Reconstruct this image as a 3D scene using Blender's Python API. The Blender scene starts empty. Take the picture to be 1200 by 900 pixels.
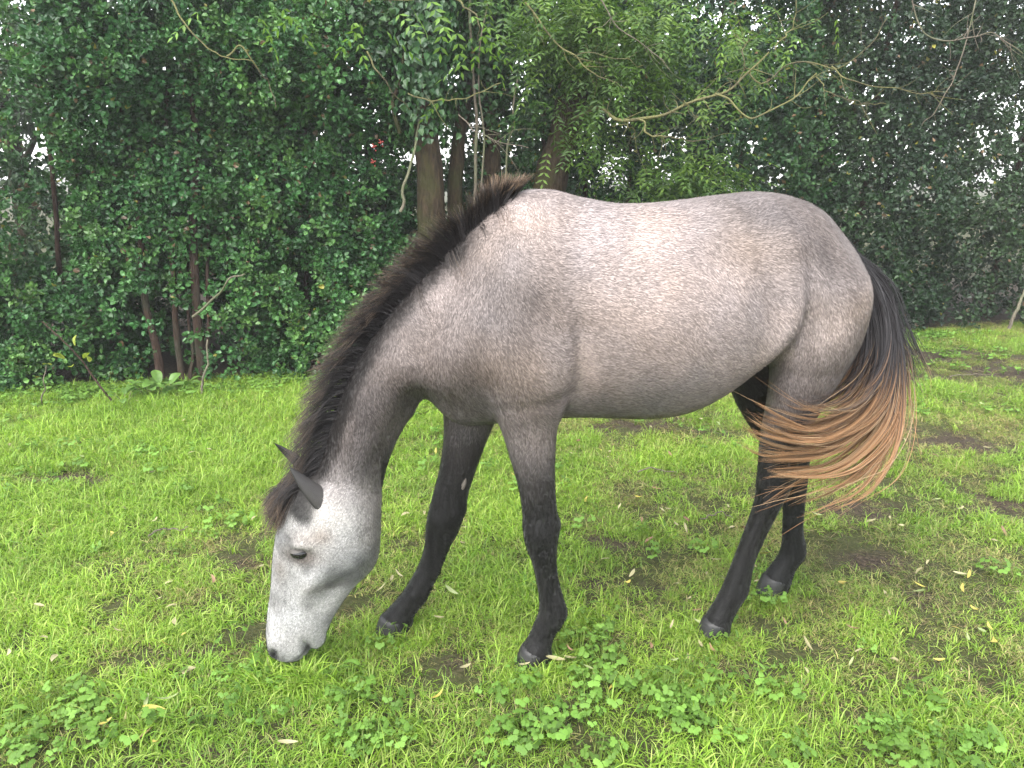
import bpy, bmesh, math, random
import numpy as np
from mathutils import Vector, Matrix

random.seed(7)
RNG = np.random.default_rng(11)
SC = bpy.context.scene
COL = SC.collection
R = math.radians

# ------------------------------------------------------------------ camera
cam_d = bpy.data.cameras.new('camera')
cam_d.sensor_width = 36.0
cam_d.lens = 27.0
cam_d.clip_start = 0.05
cam_d.clip_end = 400.0
cam = bpy.data.objects.new('camera', cam_d)
COL.objects.link(cam)
cam.location = (0, 0, 1.5)
cam.rotation_euler = (R(90 - 15), 0, 0)
SC.camera = cam

# ------------------------------------------------------------------ sky, sun, exposure (bright overcast day)
SUN_EL, SUN_AZ = R(53), R(-150)          # azimuth measured clockwise from +Y: behind the camera, to its left
world = bpy.data.worlds.new('World')
SC.world = world
world.use_nodes = True
wn, wl = world.node_tree.nodes, world.node_tree.links
wn.clear()
sky = wn.new('ShaderNodeTexSky')
sky.sky_type = 'NISHITA'
sky.sun_disc = False
sky.sun_elevation = SUN_EL
sky.sun_rotation = SUN_AZ
sky.dust_density = 1.0
sky.air_density = 1.0
hsv = wn.new('ShaderNodeHueSaturation')   # cloud cover takes the blue out of the sky
hsv.inputs['Saturation'].default_value = 0.22
bg = wn.new('ShaderNodeBackground')
bg.inputs['Strength'].default_value = 0.15
wo = wn.new('ShaderNodeOutputWorld')
wl.new(sky.outputs[0], hsv.inputs['Color'])
wl.new(hsv.outputs[0], bg.inputs['Color'])
wl.new(bg.outputs[0], wo.inputs['Surface'])

sun_d = bpy.data.lights.new('sun', 'SUN')
sun_d.energy = 1.4
sun_d.angle = R(60)
sun_d.color = (1.0, 0.96, 0.9)
sun = bpy.data.objects.new('sun', sun_d)
COL.objects.link(sun)
sdir = Vector((math.sin(SUN_AZ) * math.cos(SUN_EL), math.cos(SUN_AZ) * math.cos(SUN_EL), math.sin(SUN_EL)))
sun.rotation_euler = sdir.to_track_quat('Z', 'Y').to_euler()
sun.location = (0, 0, 20)

SC.view_settings.view_transform = 'Standard'
SC.view_settings.look = 'None'
SC.view_settings.exposure = 2.3
SC.view_settings.gamma = 1.0
SC.view_settings.use_curve_mapping = False
SC.render.engine = 'CYCLES'
SC.cycles.use_denoising = True
SC.cycles.use_adaptive_sampling = True
SC.cycles.adaptive_threshold = 0.02
SC.cycles.max_bounces = 4
SC.cycles.diffuse_bounces = 2
SC.cycles.glossy_bounces = 1
SC.cycles.transmission_bounces = 2
SC.cycles.transparent_max_bounces = 8


# ------------------------------------------------------------------ helpers
def tag(o, label=None, cat=None, group=None, kind=None):
    if label: o['label'] = label
    if cat: o['category'] = cat
    if group: o['group'] = group
    if kind: o['kind'] = kind
    return o

def link(o, parent=None):
    COL.objects.link(o)
    if parent is not None:
        o.parent = parent
    return o

def empty(name, loc=(0, 0, 0), rz=0.0):
    o = bpy.data.objects.new(name, None)
    o.location = loc
    o.rotation_euler = (0, 0, rz)
    o.empty_display_size = 0.1
    COL.objects.link(o)
    return o

def np_mesh(name, V, F, mat=None, smooth=True, cols=None, colname='tint'):
    """V (n,3), F (m,k) all faces with the same k; cols (n,3) point colours."""
    V = np.asarray(V, np.float32); F = np.asarray(F, np.int32)
    me = bpy.data.meshes.new(name)
    m, k = F.shape
    me.vertices.add(len(V)); me.vertices.foreach_set('co', V.ravel())
    me.loops.add(m * k); me.loops.foreach_set('vertex_index', F.ravel())
    me.polygons.add(m)
    me.polygons.foreach_set('loop_start', np.arange(0, m * k, k, dtype=np.int32))
    me.update(calc_edges=True)
    me.polygons.foreach_set('use_smooth', np.full(m, smooth, bool))
    if cols is not None:
        a = me.attributes.new(colname, 'FLOAT_COLOR', 'POINT')
        c = np.ones((len(V), 4), np.float32); c[:, :3] = cols
        a.data.foreach_set('color', c.ravel())
    if mat is not None: me.materials.append(mat)
    me.validate()
    return me

def obj(name, me, parent=None):
    return link(bpy.data.objects.new(name, me), parent)

def new_mat(name):
    m = bpy.data.materials.new(name)
    m.use_nodes = True
    nt = m.node_tree
    b = nt.nodes['Principled BSDF']
    return m, nt.nodes, nt.links, b

def ramp(nodes, stops, interp='LINEAR'):
    r = nodes.new('ShaderNodeValToRGB')
    r.color_ramp.interpolation = interp
    e = r.color_ramp.elements
    while len(e) < len(stops): e.new(0.5)
    for i, (p, c) in enumerate(stops):
        e[i].position = p
        e[i].color = (c[0], c[1], c[2], 1)
    return r

def vnoise(P, scale, seed=0):
    """value noise in numpy, P (n,2) or (n,3) -> 0..1"""
    P = np.asarray(P, np.float64) * scale + seed * 17.31
    n = P.shape[1]
    I = np.floor(P).astype(np.int64); Fr = P - I
    Fr = Fr * Fr * (3 - 2 * Fr)
    out = np.zeros(len(P))
    pr = np.array([73856093, 19349663, 83492791][:n])
    for c in range(2 ** n):
        off = np.array([(c >> k) & 1 for k in range(n)])
        h = ((I + off) * pr)
        hh = h[:, 0]
        for k in range(1, n): hh = hh ^ h[:, k]
        hh = (hh * 2654435761 + seed * 97) & 0xffffffff
        hh = ((hh >> 13) ^ hh) * 1274126177 & 0xffffffff
        val = (hh & 0xffff) / 65535.0
        w = np.prod(np.where(off == 1, Fr, 1 - Fr), axis=1)
        out += w * val
    return out

def fbm(P, scale, seed=0, oct=3):
    v = 0; a = 0.5; s = 0
    for k in range(oct):
        v = v + a * vnoise(P, scale * 2 ** k, seed + k * 5); s += a; a *= 0.5
    return v / s
# ================================================================== ground
CAM = np.array([0, 0, 1.5]); PITCH = R(15)
def at(px, py, Y):
    """world point at depth Y that the photograph shows at pixel (px, py) of 1200x900"""
    dx = (px - 600) / 900.0; dy = -(py - 450) / 900.0
    r = np.array([dx, math.cos(PITCH) + dy * math.sin(PITCH), -math.sin(PITCH) + dy * math.cos(PITCH)])
    return CAM + r * (Y / r[1])
def on_ground(px, py):
    dx = (px - 600) / 900.0; dy = -(py - 450) / 900.0
    r = np.array([dx, math.cos(PITCH) + dy * math.sin(PITCH), -math.sin(PITCH) + dy * math.cos(PITCH)])
    q = CAM + r * (-1.5 / r[2])
    return q[0], q[1]

def hedge_y(x):            # foot of the hedge
    return np.interp(x, [-8, -3, -1.9, 0, 4.85, 9], [5.3, 5.35, 5.6, 6.2, 7.8, 9.0])

def height(x, y):
    P = np.stack([np.ravel(x), np.ravel(y)], 1)
    h = 0.030 * (fbm(P, 1.1, 41, 3) - 0.5) + 0.016 * (fbm(P, 6.0, 43, 2) - 0.5)
    h = h * np.clip((P[:, 1] - 0.0) / 1.0, 0, 1)
    return h.reshape(np.shape(x))

# bare, trodden soil: (px, py, radius px-ish in metres x, y)
SOIL = [(300, 665, 0.16, 0.13), (270, 770, 0.15, 0.08), (735, 500, 0.40, 0.16), (790, 560, 0.22, 0.07), (1035, 655, 0.12, 0.10), (1080, 700, 0.10, 0.07), (1130, 520, 0.40, 0.16), (1100, 415, 0.9, 0.35), (1190, 440, 0.7, 0.3), (1010, 595, 0.2, 0.12),
        (690, 640, 0.22, 0.12), (1065, 800, 0.10, 0.05), (560, 780, 0.15, 0.05), (60, 560, 0.25, 0.10), (700, 690, 0.2, 0.08), (860, 790, 0.14, 0.03), (1180, 590, 0.2, 0.1), (960, 500, 0.3, 0.12), (250, 880, 0.06, 0.04), (20, 640, 0.12, 0.1)]
SOIL_W = [(*on_ground(a, b), c, d) for a, b, c, d in SOIL]
def soil(x, y):
    x = np.asarray(x, float); y = np.asarray(y, float)
    P = np.stack([x.ravel(), y.ravel()], 1)
    n = fbm(P, 3.2, 51, 3).reshape(x.shape); n2 = fbm(P, 11.0, 53, 2).reshape(x.shape)
    s = np.zeros_like(x)
    for a, b, c, d in SOIL_W:
        s = np.maximum(s, np.exp(-((x - a) / c) ** 2 - ((y - b) / d) ** 2))
    s = s * 0.75 + 0.60 * (n - 0.5) + 0.75 * (n2 - 0.5)
    right = sstep_(0.3, 2.5, x) * 0.10
    under = sstep_(0.6, 0.0, np.abs(y - hedge_y(x) + 0.05)) * 0.22 * (1 - 0.4 * sstep_(-1.4, -3.5, x))
    s = np.maximum(s + right, under + 0.5 * (n2 - 0.5))
    s = np.where(y > hedge_y(x) + 0.12, np.maximum(s, 0.75), s)
    return np.clip(sstep_(0.18, 0.62, s), 0, 1)
def sstep_(a, b, x):
    t = np.clip((x - a) / (b - a), 0, 1)
    return t * t * (3 - 2 * t)

def graded(lo, hi, fine_lo, fine_hi, d, grow=1.35):
    a = list(np.arange(fine_lo, fine_hi + d / 2, d))
    s = d
    while a[-1] < hi: s *= grow; a.append(a[-1] + s)
    s = d; left = []
    c = fine_lo
    while c > lo: s *= grow; c -= s; left.append(c)
    return np.array(left[::-1] + a)
gx = graded(-260, 260, -4.4, 6.4, 0.05); gy = graded(-40, 300, 1.2, 8.6, 0.05)
X, Y = np.meshgrid(gx, gy, indexing='ij')
near_mask = (np.abs(X) < 9) & (Y > -1) & (Y < 12)
Zg = np.where(near_mask, height(X, Y), 0.0)
V = np.stack([X.ravel(), Y.ravel(), Zg.ravel()], 1)
nx, ny = len(gx), len(gy)
ii = (np.arange(nx - 1)[:, None] * ny + np.arange(ny - 1)[None, :]).ravel()
F = np.stack([ii, ii + ny, ii + ny + 1, ii + 1], 1)
S = soil(X, Y).ravel()
S = np.where((np.abs(V[:, 0]) > 9) | (V[:, 1] > 12) | (V[:, 1] < 0), 0.2, S)

m_ground, nn, ll, b = new_mat('turf_soil')
at_ = nn.new('ShaderNodeAttribute'); at_.attribute_name = 'tint'
tc = nn.new('ShaderNodeTexCoord')
n1 = nn.new('ShaderNodeTexNoise'); n1.inputs['Scale'].default_value = 70; n1.inputs['Detail'].default_value = 8; n1.inputs['Roughness'].default_value = 0.72
n2 = nn.new('ShaderNodeTexNoise'); n2.inputs['Scale'].default_value = 9; n2.inputs['Detail'].default_value = 4
ll.new(tc.outputs['Object'], n1.inputs['Vector']); ll.new(tc.outputs['Object'], n2.inputs['Vector'])
soil_r = ramp(nn, [(0.30, (0.012, 0.009, 0.006)), (0.5, (0.045, 0.034, 0.024)), (0.72, (0.13, 0.10, 0.068))])
moss_shade_r = ramp(nn, [(0.25, (0.020, 0.024, 0.009)), (0.5, (0.045, 0.050, 0.018)), (0.8, (0.11, 0.105, 0.045))])  # mossy turf base, darkened to imitate shaded thatch between the blades
ll.new(n1.outputs['Fac'], soil_r.inputs[0]); ll.new(n1.outputs['Fac'], moss_shade_r.inputs[0])
mx = nn.new('ShaderNodeMix'); mx.data_type = 'RGBA'
ll.new(at_.outputs['Fac'], mx.inputs[0]); ll.new(moss_shade_r.outputs[0], mx.inputs[6]); ll.new(soil_r.outputs[0], mx.inputs[7])
ll.new(mx.outputs[2], b.inputs['Base Color'])
b.inputs['Roughness'].default_value = 0.9; b.inputs['Specular IOR Level'].default_value = 0.15
bp = nn.new('ShaderNodeBump'); bp.inputs['Strength'].default_value = 0.8; bp.inputs['Distance'].default_value = 0.02
ll.new(n1.outputs['Fac'], bp.inputs['Height']); ll.new(bp.outputs[0], b.inputs['Normal'])
ground = obj('ground', np_mesh('ground', V, F, m_ground, cols=np.repeat(S[:, None], 3, 1)))
tag(ground, kind='structure')

# ------------------------------------------------------------------ grass (tufts scattered by geometry nodes)
def leaf_material(name, rough=0.5, trans=0.25, spec=0.3, instancer=False, jitter=0.25, gloss_noise=False):
    m, nn, ll, b = new_mat(name)
    a = nn.new('ShaderNodeAttribute'); a.attribute_name = 'tint'
    src = a.outputs['Color']
    if instancer:
        ai = nn.new('ShaderNodeAttribute'); ai.attribute_name = 'tuft_tint'; ai.attribute_type = 'INSTANCER'
        mm = nn.new('ShaderNodeMix'); mm.data_type = 'RGBA'; mm.blend_type = 'MULTIPLY'; mm.inputs[0].default_value = 1.0
        ll.new(src, mm.inputs[6]); ll.new(ai.outputs['Color'], mm.inputs[7]); src = mm.outputs[2]
    ll.new(src, b.inputs['Base Color'])
    b.inputs['Roughness'].default_value = rough; b.inputs['Specular IOR Level'].default_value = spec
    tr = nn.new('ShaderNodeBsdfTranslucent')
    bright = nn.new('ShaderNodeMix'); bright.data_type = 'RGBA'; bright.blend_type = 'MULTIPLY'; bright.inputs[0].default_value = 1.0
    bright.inputs[7].default_value = (1.15, 1.25, 0.7, 1)
    ll.new(src, bright.inputs[6]); ll.new(bright.outputs[2], tr.inputs['Color'])
    ms = nn.new('ShaderNodeMixShader'); ms.inputs[0].default_value = trans
    out = nn['Material Output']
    ll.new(b.outputs[0], ms.inputs[1]); ll.new(tr.outputs[0], ms.inputs[2]); ll.new(ms.outputs[0], out.inputs['Surface'])
    return m
m_grass = leaf_material('grass_blade', 0.45, 0.42, 0.30, instancer=True)
m_weed = leaf_material('weed_leaf', 0.55, 0.30, 0.2, instancer=True)

def tuft(name, blades, h, spread, wid, cols, lean=0.6, flat=0.0, seed=0):
    r = np.random.default_rng(seed)
    V = []; F = []; C = []
    for k in range(blades):
        a = r.uniform(0, 6.283); rad = spread * math.sqrt(r.random())
        base = np.array([math.cos(a) * rad, math.sin(a) * rad, -0.006])
        da = a + r.normal(0, 0.9); d = np.array([math.cos(da), math.sin(da), 0])
        L = h * r.uniform(0.45, 1.15); ln = lean * r.uniform(0.2, 1.3); w = wid * r.uniform(0.6, 1.25)
        sd = np.array([-d[1], d[0], 0]); tw = r.normal(0, 0.5); sd = sd * math.cos(tw) + np.array([0, 0, 1]) * math.sin(tw) * 0.4
        c = np.array(cols[r.integers(len(cols))]) * r.uniform(0.7, 1.3)
        n = 4; i0 = len(V)
        for i in range(n + 1):
            t = i / n
            ang = ln * t * (1 + t)                      # bends over towards the tip
            p = base + d * (L * (t * math.sin(min(ang, 1.5)) + flat * t)) + np.array([0, 0, L * t * max(math.cos(min(ang, 1.7)), -0.15) * (1 - 0.6 * flat)])
            ww = w * (1 - t ** 1.7) * 0.5 * (0.75 + 0.5 * math.sin(t * 2.5))
            if i < n: V += [p - sd * ww, p + sd * ww]; C += [c * (0.85 + 0.25 * t)] * 2
            else: V += [p]; C += [c * 1.1]
        for i in range(n - 1):
            a0 = i0 + 2 * i; F += [(a0, a0 + 1, a0 + 3), (a0, a0 + 3, a0 + 2)]
        F.append((i0 + 2 * n - 2, i0 + 2 * n - 1, i0 + 2 * n))
    return np_mesh(name, V, F, m_grass, cols=np.array(C))

def weed(name, leaves, size, seed, col):
    """creeping buttercup: three-lobed toothed leaves on thin stalks"""
    r = np.random.default_rng(seed); V = []; F = []; C = []
    for k in range(leaves):
        a = r.uniform(0, 6.283); out = r.uniform(0.01, 0.055); hh = r.uniform(0.025, 0.075)
        top = np.array([math.cos(a) * out, math.sin(a) * out, hh])
        up = np.array([math.cos(a) * 0.45 + r.normal(0, .25), math.sin(a) * 0.45 + r.normal(0, .25), 1.0]); up /= np.linalg.norm(up)
        fw = np.array([math.cos(a), math.sin(a), 0]); fw -= (fw @ up) * up; fw /= np.linalg.norm(fw); sd = np.cross(up, fw)
        c = np.array(col) * r.uniform(0.7, 1.3)
        i0 = len(V); b0 = np.array([math.cos(a) * 0.004, math.sin(a) * 0.004, 0]); s2 = np.array([-math.sin(a), math.cos(a), 0]) * 0.0009
        V += [b0 - s2, b0 + s2, top + s2, top - s2]; C += [c * np.array([1.0, 0.85, 0.8])] * 4; F += [(i0, i0 + 1, i0 + 2), (i0, i0 + 2, i0 + 3)]
        s = size * r.uniform(0.6, 1.2)
        for lobe in (-1.15, 0, 1.15):
            la = lobe + r.normal(0, 0.08); d = fw * math.cos(la) + sd * math.sin(la); e = np.cross(up, d)
            j = len(V)
            prof = [(0.12, 0.05), (0.45, 0.30), (0.62, 0.44), (0.70, 0.27), (0.88, 0.30), (0.86, 0.12), (1.0, 0.0)]
            V.append(top + d * s * 0.5 + up * s * 0.03); C.append(c * 0.95)
            for (t, w) in prof: V.append(top + d * s * t + e * s * w + up * (s * 0.10 * w - 0.10 * s * t * t)); C.append(c)
            for (t, w) in prof[-2::-1]: V.append(top + d * s * t - e * s * w + up * (s * 0.10 * w - 0.10 * s * t * t)); C.append(c)
            m = 2 * len(prof) - 1
            for q in range(m): F.append((j, j + 1 + q, j + 1 + (q + 1) % m))
    return np_mesh(name, V, F, m_weed, cols=np.array(C))

LUSH = [(0.180, 0.318, 0.036), (0.22, 0.365, 0.050), (0.128, 0.258, 0.030), (0.275, 0.385, 0.090)]
OLD = [(0.145, 0.245, 0.042), (0.25, 0.29, 0.085), (0.175, 0.275, 0.055), (0.34, 0.33, 0.14)]
DRY = [(0.20, 0.18, 0.085), (0.13, 0.105, 0.055), (0.12, 0.15, 0.045), (0.26, 0.235, 0.125), (0.10, 0.16, 0.03)]
def patch(name, n, rad, h, wid, cols, lean, flat, seed, tall=0.0):
    """a round patch of turf, thinning and shortening towards its rim (all blades at once)"""
    r = np.random.default_rng(seed)
    q = np.sqrt(r.random(n)) ** 1.15; a = r.uniform(0, 6.283, n)
    # gather the blades in little tufts
    tc_ = r.integers(0, max(n // 9, 1), n); ta = r.uniform(0, 6.283, n // 9 + 1); tq = np.sqrt(r.random(n // 9 + 1)) ** 1.1 * rad
    base = np.stack([np.cos(ta[tc_]) * tq[tc_], np.sin(ta[tc_]) * tq[tc_], np.full(n, -0.006)], 1) + r.normal(0, 0.010, (n, 3)) * [1, 1, 0]
    qn = np.hypot(base[:, 0], base[:, 1]) / rad
    da = a; d = np.stack([np.cos(da), np.sin(da), np.zeros(n)], 1)
    th_ = r.uniform(0.6, 1.25, n // 9 + 1)[tc_]
    L = h * r.uniform(0.45, 1.15, n) * th_ * (1 - 0.35 * np.clip(qn, 0, 1) ** 2)
    L = np.where(r.random(n) < tall, L * 1.7, L)
    ln = lean * r.uniform(0.2, 1.35, n); w = wid * r.uniform(0.6, 1.25, n)
    tw = r.normal(0, 0.5, n); sd = np.stack([-d[:, 1], d[:, 0], np.zeros(n)], 1) * np.cos(tw)[:, None] + np.array([0, 0, 1]) * (np.sin(tw) * 0.4)[:, None]
    c = np.array(cols)[r.integers(len(cols), size=n)] * r.uniform(0.7, 1.3, (n, 1))
    K = 3; V = np.zeros((n, 2 * K + 1, 3)); C = np.zeros((n, 2 * K + 1, 3))
    for i in range(K + 1):
        t = i / K; ang = ln * t * (1 + t)
        p = base + d * (L * (t * np.sin(np.minimum(ang, 1.5)) + flat * t))[:, None]
        p[:, 2] += L * t * np.maximum(np.cos(np.minimum(ang, 1.7)), -0.15) * (1 - 0.6 * flat)
        ww = (w * (1 - t ** 1.7) * 0.5 * (0.75 + 0.5 * math.sin(t * 2.5)))[:, None]
        if i < K: V[:, 2 * i] = p - sd * ww; V[:, 2 * i + 1] = p + sd * ww; C[:, 2 * i] = C[:, 2 * i + 1] = c * (0.9 + 0.2 * t)
        else: V[:, 2 * K] = p; C[:, 2 * K] = c * 1.1
    f = np.array([(0, 1, 3), (0, 3, 2), (2, 3, 5), (2, 5, 4), (4, 5, 6)])
    F = (np.arange(n)[:, None, None] * (2 * K + 1) + f[None]).reshape(-1, 3)
    return np_mesh(name, V.reshape(-1, 3), F, m_grass, cols=C.reshape(-1, 3))
SRC = []
PR = 0.14
for k in range(5): SRC.append(patch('lush_patch', 340, PR, 0.060, 0.0036, LUSH, 0.8, 0.08, 100 + k, 0.10))
for k in range(4): SRC.append(patch('cropped_patch', 340, PR, 0.042, 0.0028, OLD, 0.95, 0.25, 140 + k, 0.10))
for k in range(4): SRC.append(patch('dry_patch', 230, PR, 0.046, 0.0026, DRY, 1.25, 0.65, 160 + k, 0.05))
for k in range(4): SRC.append(tuft('tall_tuft', 13, 0.088, 0.024, 0.0042, LUSH, 0.9, 0.0, 120 + k))
for k in range(4): SRC.append(weed('buttercup_tuft', 9, 0.019, 180 + k, (0.105, 0.215, 0.036)))
T_LUSH, T_CROP, T_DRY, T_TALL, T_WEED = (0, 5), (5, 9), (9, 13), (13, 17), (17, 21)

def scatter(name, P, idx, rot, scl, tint, label):
    me = bpy.data.meshes.new(name)
    n = len(P)
    me.vertices.add(n); me.vertices.foreach_set('co', np.asarray(P, np.float32).ravel())
    for an, ty, arr, key in (('pick', 'INT', idx, 'value'), ('turn', 'FLOAT_VECTOR', rot, 'vector'), ('size', 'FLOAT', scl, 'value')):
        a = me.attributes.new(an, ty, 'POINT'); a.data.foreach_set(key, np.asarray(arr, np.int32 if ty == 'INT' else np.float32).ravel())
    a = me.attributes.new('tint_in', 'FLOAT_COLOR', 'POINT'); c = np.ones((n, 4), np.float32); c[:, :3] = tint; a.data.foreach_set('color', c.ravel())
    o = obj(name, me)
    ng = bpy.data.node_groups.new(name + '_scatter', 'GeometryNodeTree')
    ng.interface.new_socket('Geometry', in_out='INPUT', socket_type='NodeSocketGeometry')
    ng.interface.new_socket('Geometry', in_out='OUTPUT', socket_type='NodeSocketGeometry')
    N, L = ng.nodes, ng.links
    gi = N.new('NodeGroupInput'); go = N.new('NodeGroupOutput')
    m2p = N.new('GeometryNodeMeshToPoints'); L.new(gi.outputs[0], m2p.inputs['Mesh'])
    gti = N.new('GeometryNodeGeometryToInstance')
    for s in SRC_OBJ[::-1]:
        oi = N.new('GeometryNodeObjectInfo'); oi.inputs['Object'].default_value = s; oi.inputs['As Instance'].default_value = True
        L.new(oi.outputs['Geometry'], gti.inputs[0])
    iop = N.new('GeometryNodeInstanceOnPoints'); iop.inputs['Pick Instance'].default_value = True
    def attr(nm, ty):
        q = N.new('GeometryNodeInputNamedAttribute'); q.data_type = ty; q.inputs['Name'].default_value = nm; return q.outputs['Attribute']
    L.new(m2p.outputs[0], iop.inputs['Points']); L.new(gti.outputs[0], iop.inputs['Instance'])
    L.new(attr('pick', 'INT'), iop.inputs['Instance Index']); L.new(attr('turn', 'FLOAT_VECTOR'), iop.inputs['Rotation']); L.new(attr('size', 'FLOAT'), iop.inputs['Scale'])
    st = N.new('GeometryNodeStoreNamedAttribute'); st.data_type = 'FLOAT_COLOR'; st.domain = 'INSTANCE'; st.inputs['Name'].default_value = 'tuft_tint'
    L.new(iop.outputs[0], st.inputs['Geometry']); L.new(attr('tint_in', 'FLOAT_COLOR'), st.inputs['Value'])
    L.new(st.outputs[0], go.inputs[0])
    md = o.modifiers.new('scatter', 'NODES'); md.node_group = ng
    tag(o, label, None, None, 'stuff')
    return o
src_col = bpy.data.collections.new('tuft_sources')      # not linked to the scene: only the scattered tufts appear
SRC_OBJ = []
for me in SRC:
    o = bpy.data.objects.new(me.name, me); src_col.objects.link(o); SRC_OBJ.append(o)

def lushness(x, y, s):
    P2 = np.stack([x, y], 1)
    v = fbm(P2, 1.3, 61, 3) + 0.20 * sstep_(0.2, -1.2, x) + 0.10 * sstep_(2.2, 1.7, y) - 0.16 * sstep_(-0.2, 1.2, x) * sstep_(1.8, 2.3, y) - 0.55 * s
    return v + 0.22 * np.exp(-((hedge_y(x) - 0.85 - y) / 0.35) ** 2) * (x < -0.6) + 0.12 * (fbm(P2, 5.0, 63, 2) - 0.5)

def make_grass():
    rng_ = {'lush': T_LUSH, 'crop': T_CROP, 'dry': T_DRY, 'tall': T_TALL, 'weed': T_WEED}
    def area(n, y1=8.6):
        y = 1.1 + (y1 - 1.1) * RNG.random(n) ** 0.75; x = (RNG.random(n) * 2 - 1) * 8.0
        ok = (np.abs(x) < 0.80 * y + 0.85) & (y < hedge_y(x) + 0.35)
        return x[ok], y[ok]
    def finish(x, y, kind, scl, s):
        n = len(x); P2 = np.stack([x, y], 1)
        idx = np.array([rng_[k][0] + RNG.integers(rng_[k][1] - rng_[k][0]) for k in kind])
        rot = np.stack([RNG.normal(0, 0.06, n), RNG.normal(0, 0.06, n), RNG.uniform(0, 6.283, n)], 1)
        v = fbm(P2, 2.5, 81, 3)
        tint = np.stack([0.80 + 0.55 * v, 0.82 + 0.34 * v, 0.80 + 0.45 * v], 1) * RNG.uniform(0.82, 1.18, (n, 1))
        return np.stack([x, y, height(x, y) - 0.002], 1), idx, rot, scl, tint
    # turf patches
    x, y = area(19000)
    s = soil(x, y); lush = lushness(x, y, s)
    keep = RNG.random(len(x)) < (1 - 0.55 * s ** 1.2); x, y, s, lush = x[keep], y[keep], s[keep], lush[keep]
    u = np.where(RNG.random(len(x)) < s * 0.6, 0.97, RNG.random(len(x)))
    kind = np.where(lush > 0.58, np.where(u < 0.78, 'lush', 'crop'), np.where(lush > 0.40, np.where(u < 0.40, 'lush', np.where(u < 0.86, 'crop', 'dry')), np.where(u < 0.10, 'lush', np.where(u < 0.62, 'crop', 'dry'))))
    scl = RNG.uniform(0.7, 1.35, len(x)) * np.interp(lush, [0.3, 0.6, 0.8], [0.8, 0.95, 1.08]) * np.interp(y, [1.5, 4, 8], [1.0, 1.1, 1.25]) * (1 - 0.35 * s)
    A = finish(x, y, kind, scl, s)
    # single taller tufts
    x2, y2 = area(14000); s2 = soil(x2, y2); l2 = lushness(x2, y2, s2)
    keep = RNG.random(len(x2)) < np.interp(l2, [0.40, 0.55, 0.75], [0.05, 0.45, 0.9]) * (1 - 0.8 * s2); x2, y2, s2 = x2[keep], y2[keep], s2[keep]
    B = finish(x2, y2, np.full(len(x2), 'tall'), RNG.uniform(0.5, 1.15, len(x2)), s2)
    # uneaten grass round the hooves and by the muzzle
    hx, hy_ = [], []
    for px, py, rr in ((628, 784, .10), (462, 744, .10), (836, 742, .10), (908, 698, .10), (345, 790, .13)):
        cx, cy = on_ground(px, py)
        for k in range(26):
            a = RNG.uniform(0, 6.283); q = rr * RNG.uniform(0.45, 1.5); hx.append(cx + math.cos(a) * q); hy_.append(cy + math.sin(a) * q * 0.8)
    for px, py, w_, k_ in ((345, 796, 0.13, 46), (628, 793, 0.08, 18), (462, 752, 0.08, 18), (836, 750, 0.08, 18), (908, 706, 0.08, 16)):
        cx, cy = on_ground(px, py)                                  # blades standing between the camera and the feet
        for k in range(k_): hx.append(cx + RNG.normal(0, w_ * 0.6)); hy_.append(cy + RNG.uniform(-0.05, 0.02))
    hx, hy_ = np.array(hx), np.array(hy_)
    D_ = finish(hx, hy_, np.where(RNG.random(len(hx)) < 0.88, 'tall', 'weed'), RNG.uniform(0.5, 1.0, len(hx)), hx * 0)
    mx_, my_ = on_ground(345, 800)
    tx = mx_ + RNG.normal(0, 0.075, 60); ty = my_ + RNG.uniform(-0.045, 0.03, 60)
    T_ = finish(tx, ty, np.full(60, 'tall'), RNG.uniform(0.9, 1.45, 60), tx * 0)
    E_ = finish(hx[::4], hy_[::4], np.where(RNG.random(len(hx[::4])) < 0.5, 'lush', 'crop'), RNG.uniform(0.7, 0.95, len(hx[::4])), hx[::4] * 0)
    G = [np.concatenate(q) for q in zip(A, B, D_, E_, T_)]
    scatter('grass', *G, 'patchy green pasture grass with worn brown spots')
    # low creeping weeds
    x, y = area(110000, 7.5)
    wn_ = fbm(np.stack([x, y], 1), 2.6, 71, 3)
    wp = np.zeros(len(x))
    for a, b_, c, d in ((430, 860, .22, .12), (640, 860, .35, .16), (760, 810, .26, .10), (880, 850, .35, .14), (980, 870, .25, .1), (60, 870, .20, .12), (690, 760, .08, .08), (560, 880, .3, .08), (1010, 760, .06, .04), (840, 790, .2, .06)):
        wx, wy = on_ground(a, b_); wp = np.maximum(wp, np.exp(-((x - wx) / c) ** 2 - ((y - wy) / d) ** 2))
    wp = np.maximum(wp, 0.55 * np.exp(-((y - hedge_y(x) + 0.12) / 0.16) ** 2))
    wp = np.clip(wp * 1.35 * np.clip((fbm(np.stack([x, y], 1), 7, 77, 2) - 0.25) * 2.2, 0, 1) + 0.035 * (wn_ > 0.60), 0, 1)
    keep = RNG.random(len(x)) < wp * 0.85
    x, y = x[keep], y[keep]
    W = finish(x, y, np.full(len(x), 'weed'), RNG.uniform(0.6, 1.3, len(x)), x * 0)
    scatter('ground_cover', *W, 'low creeping plants with small lobed green leaves in the grass')
    print('GRASS', len(G[0]), 'WEED', len(x))
make_grass()
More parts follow.
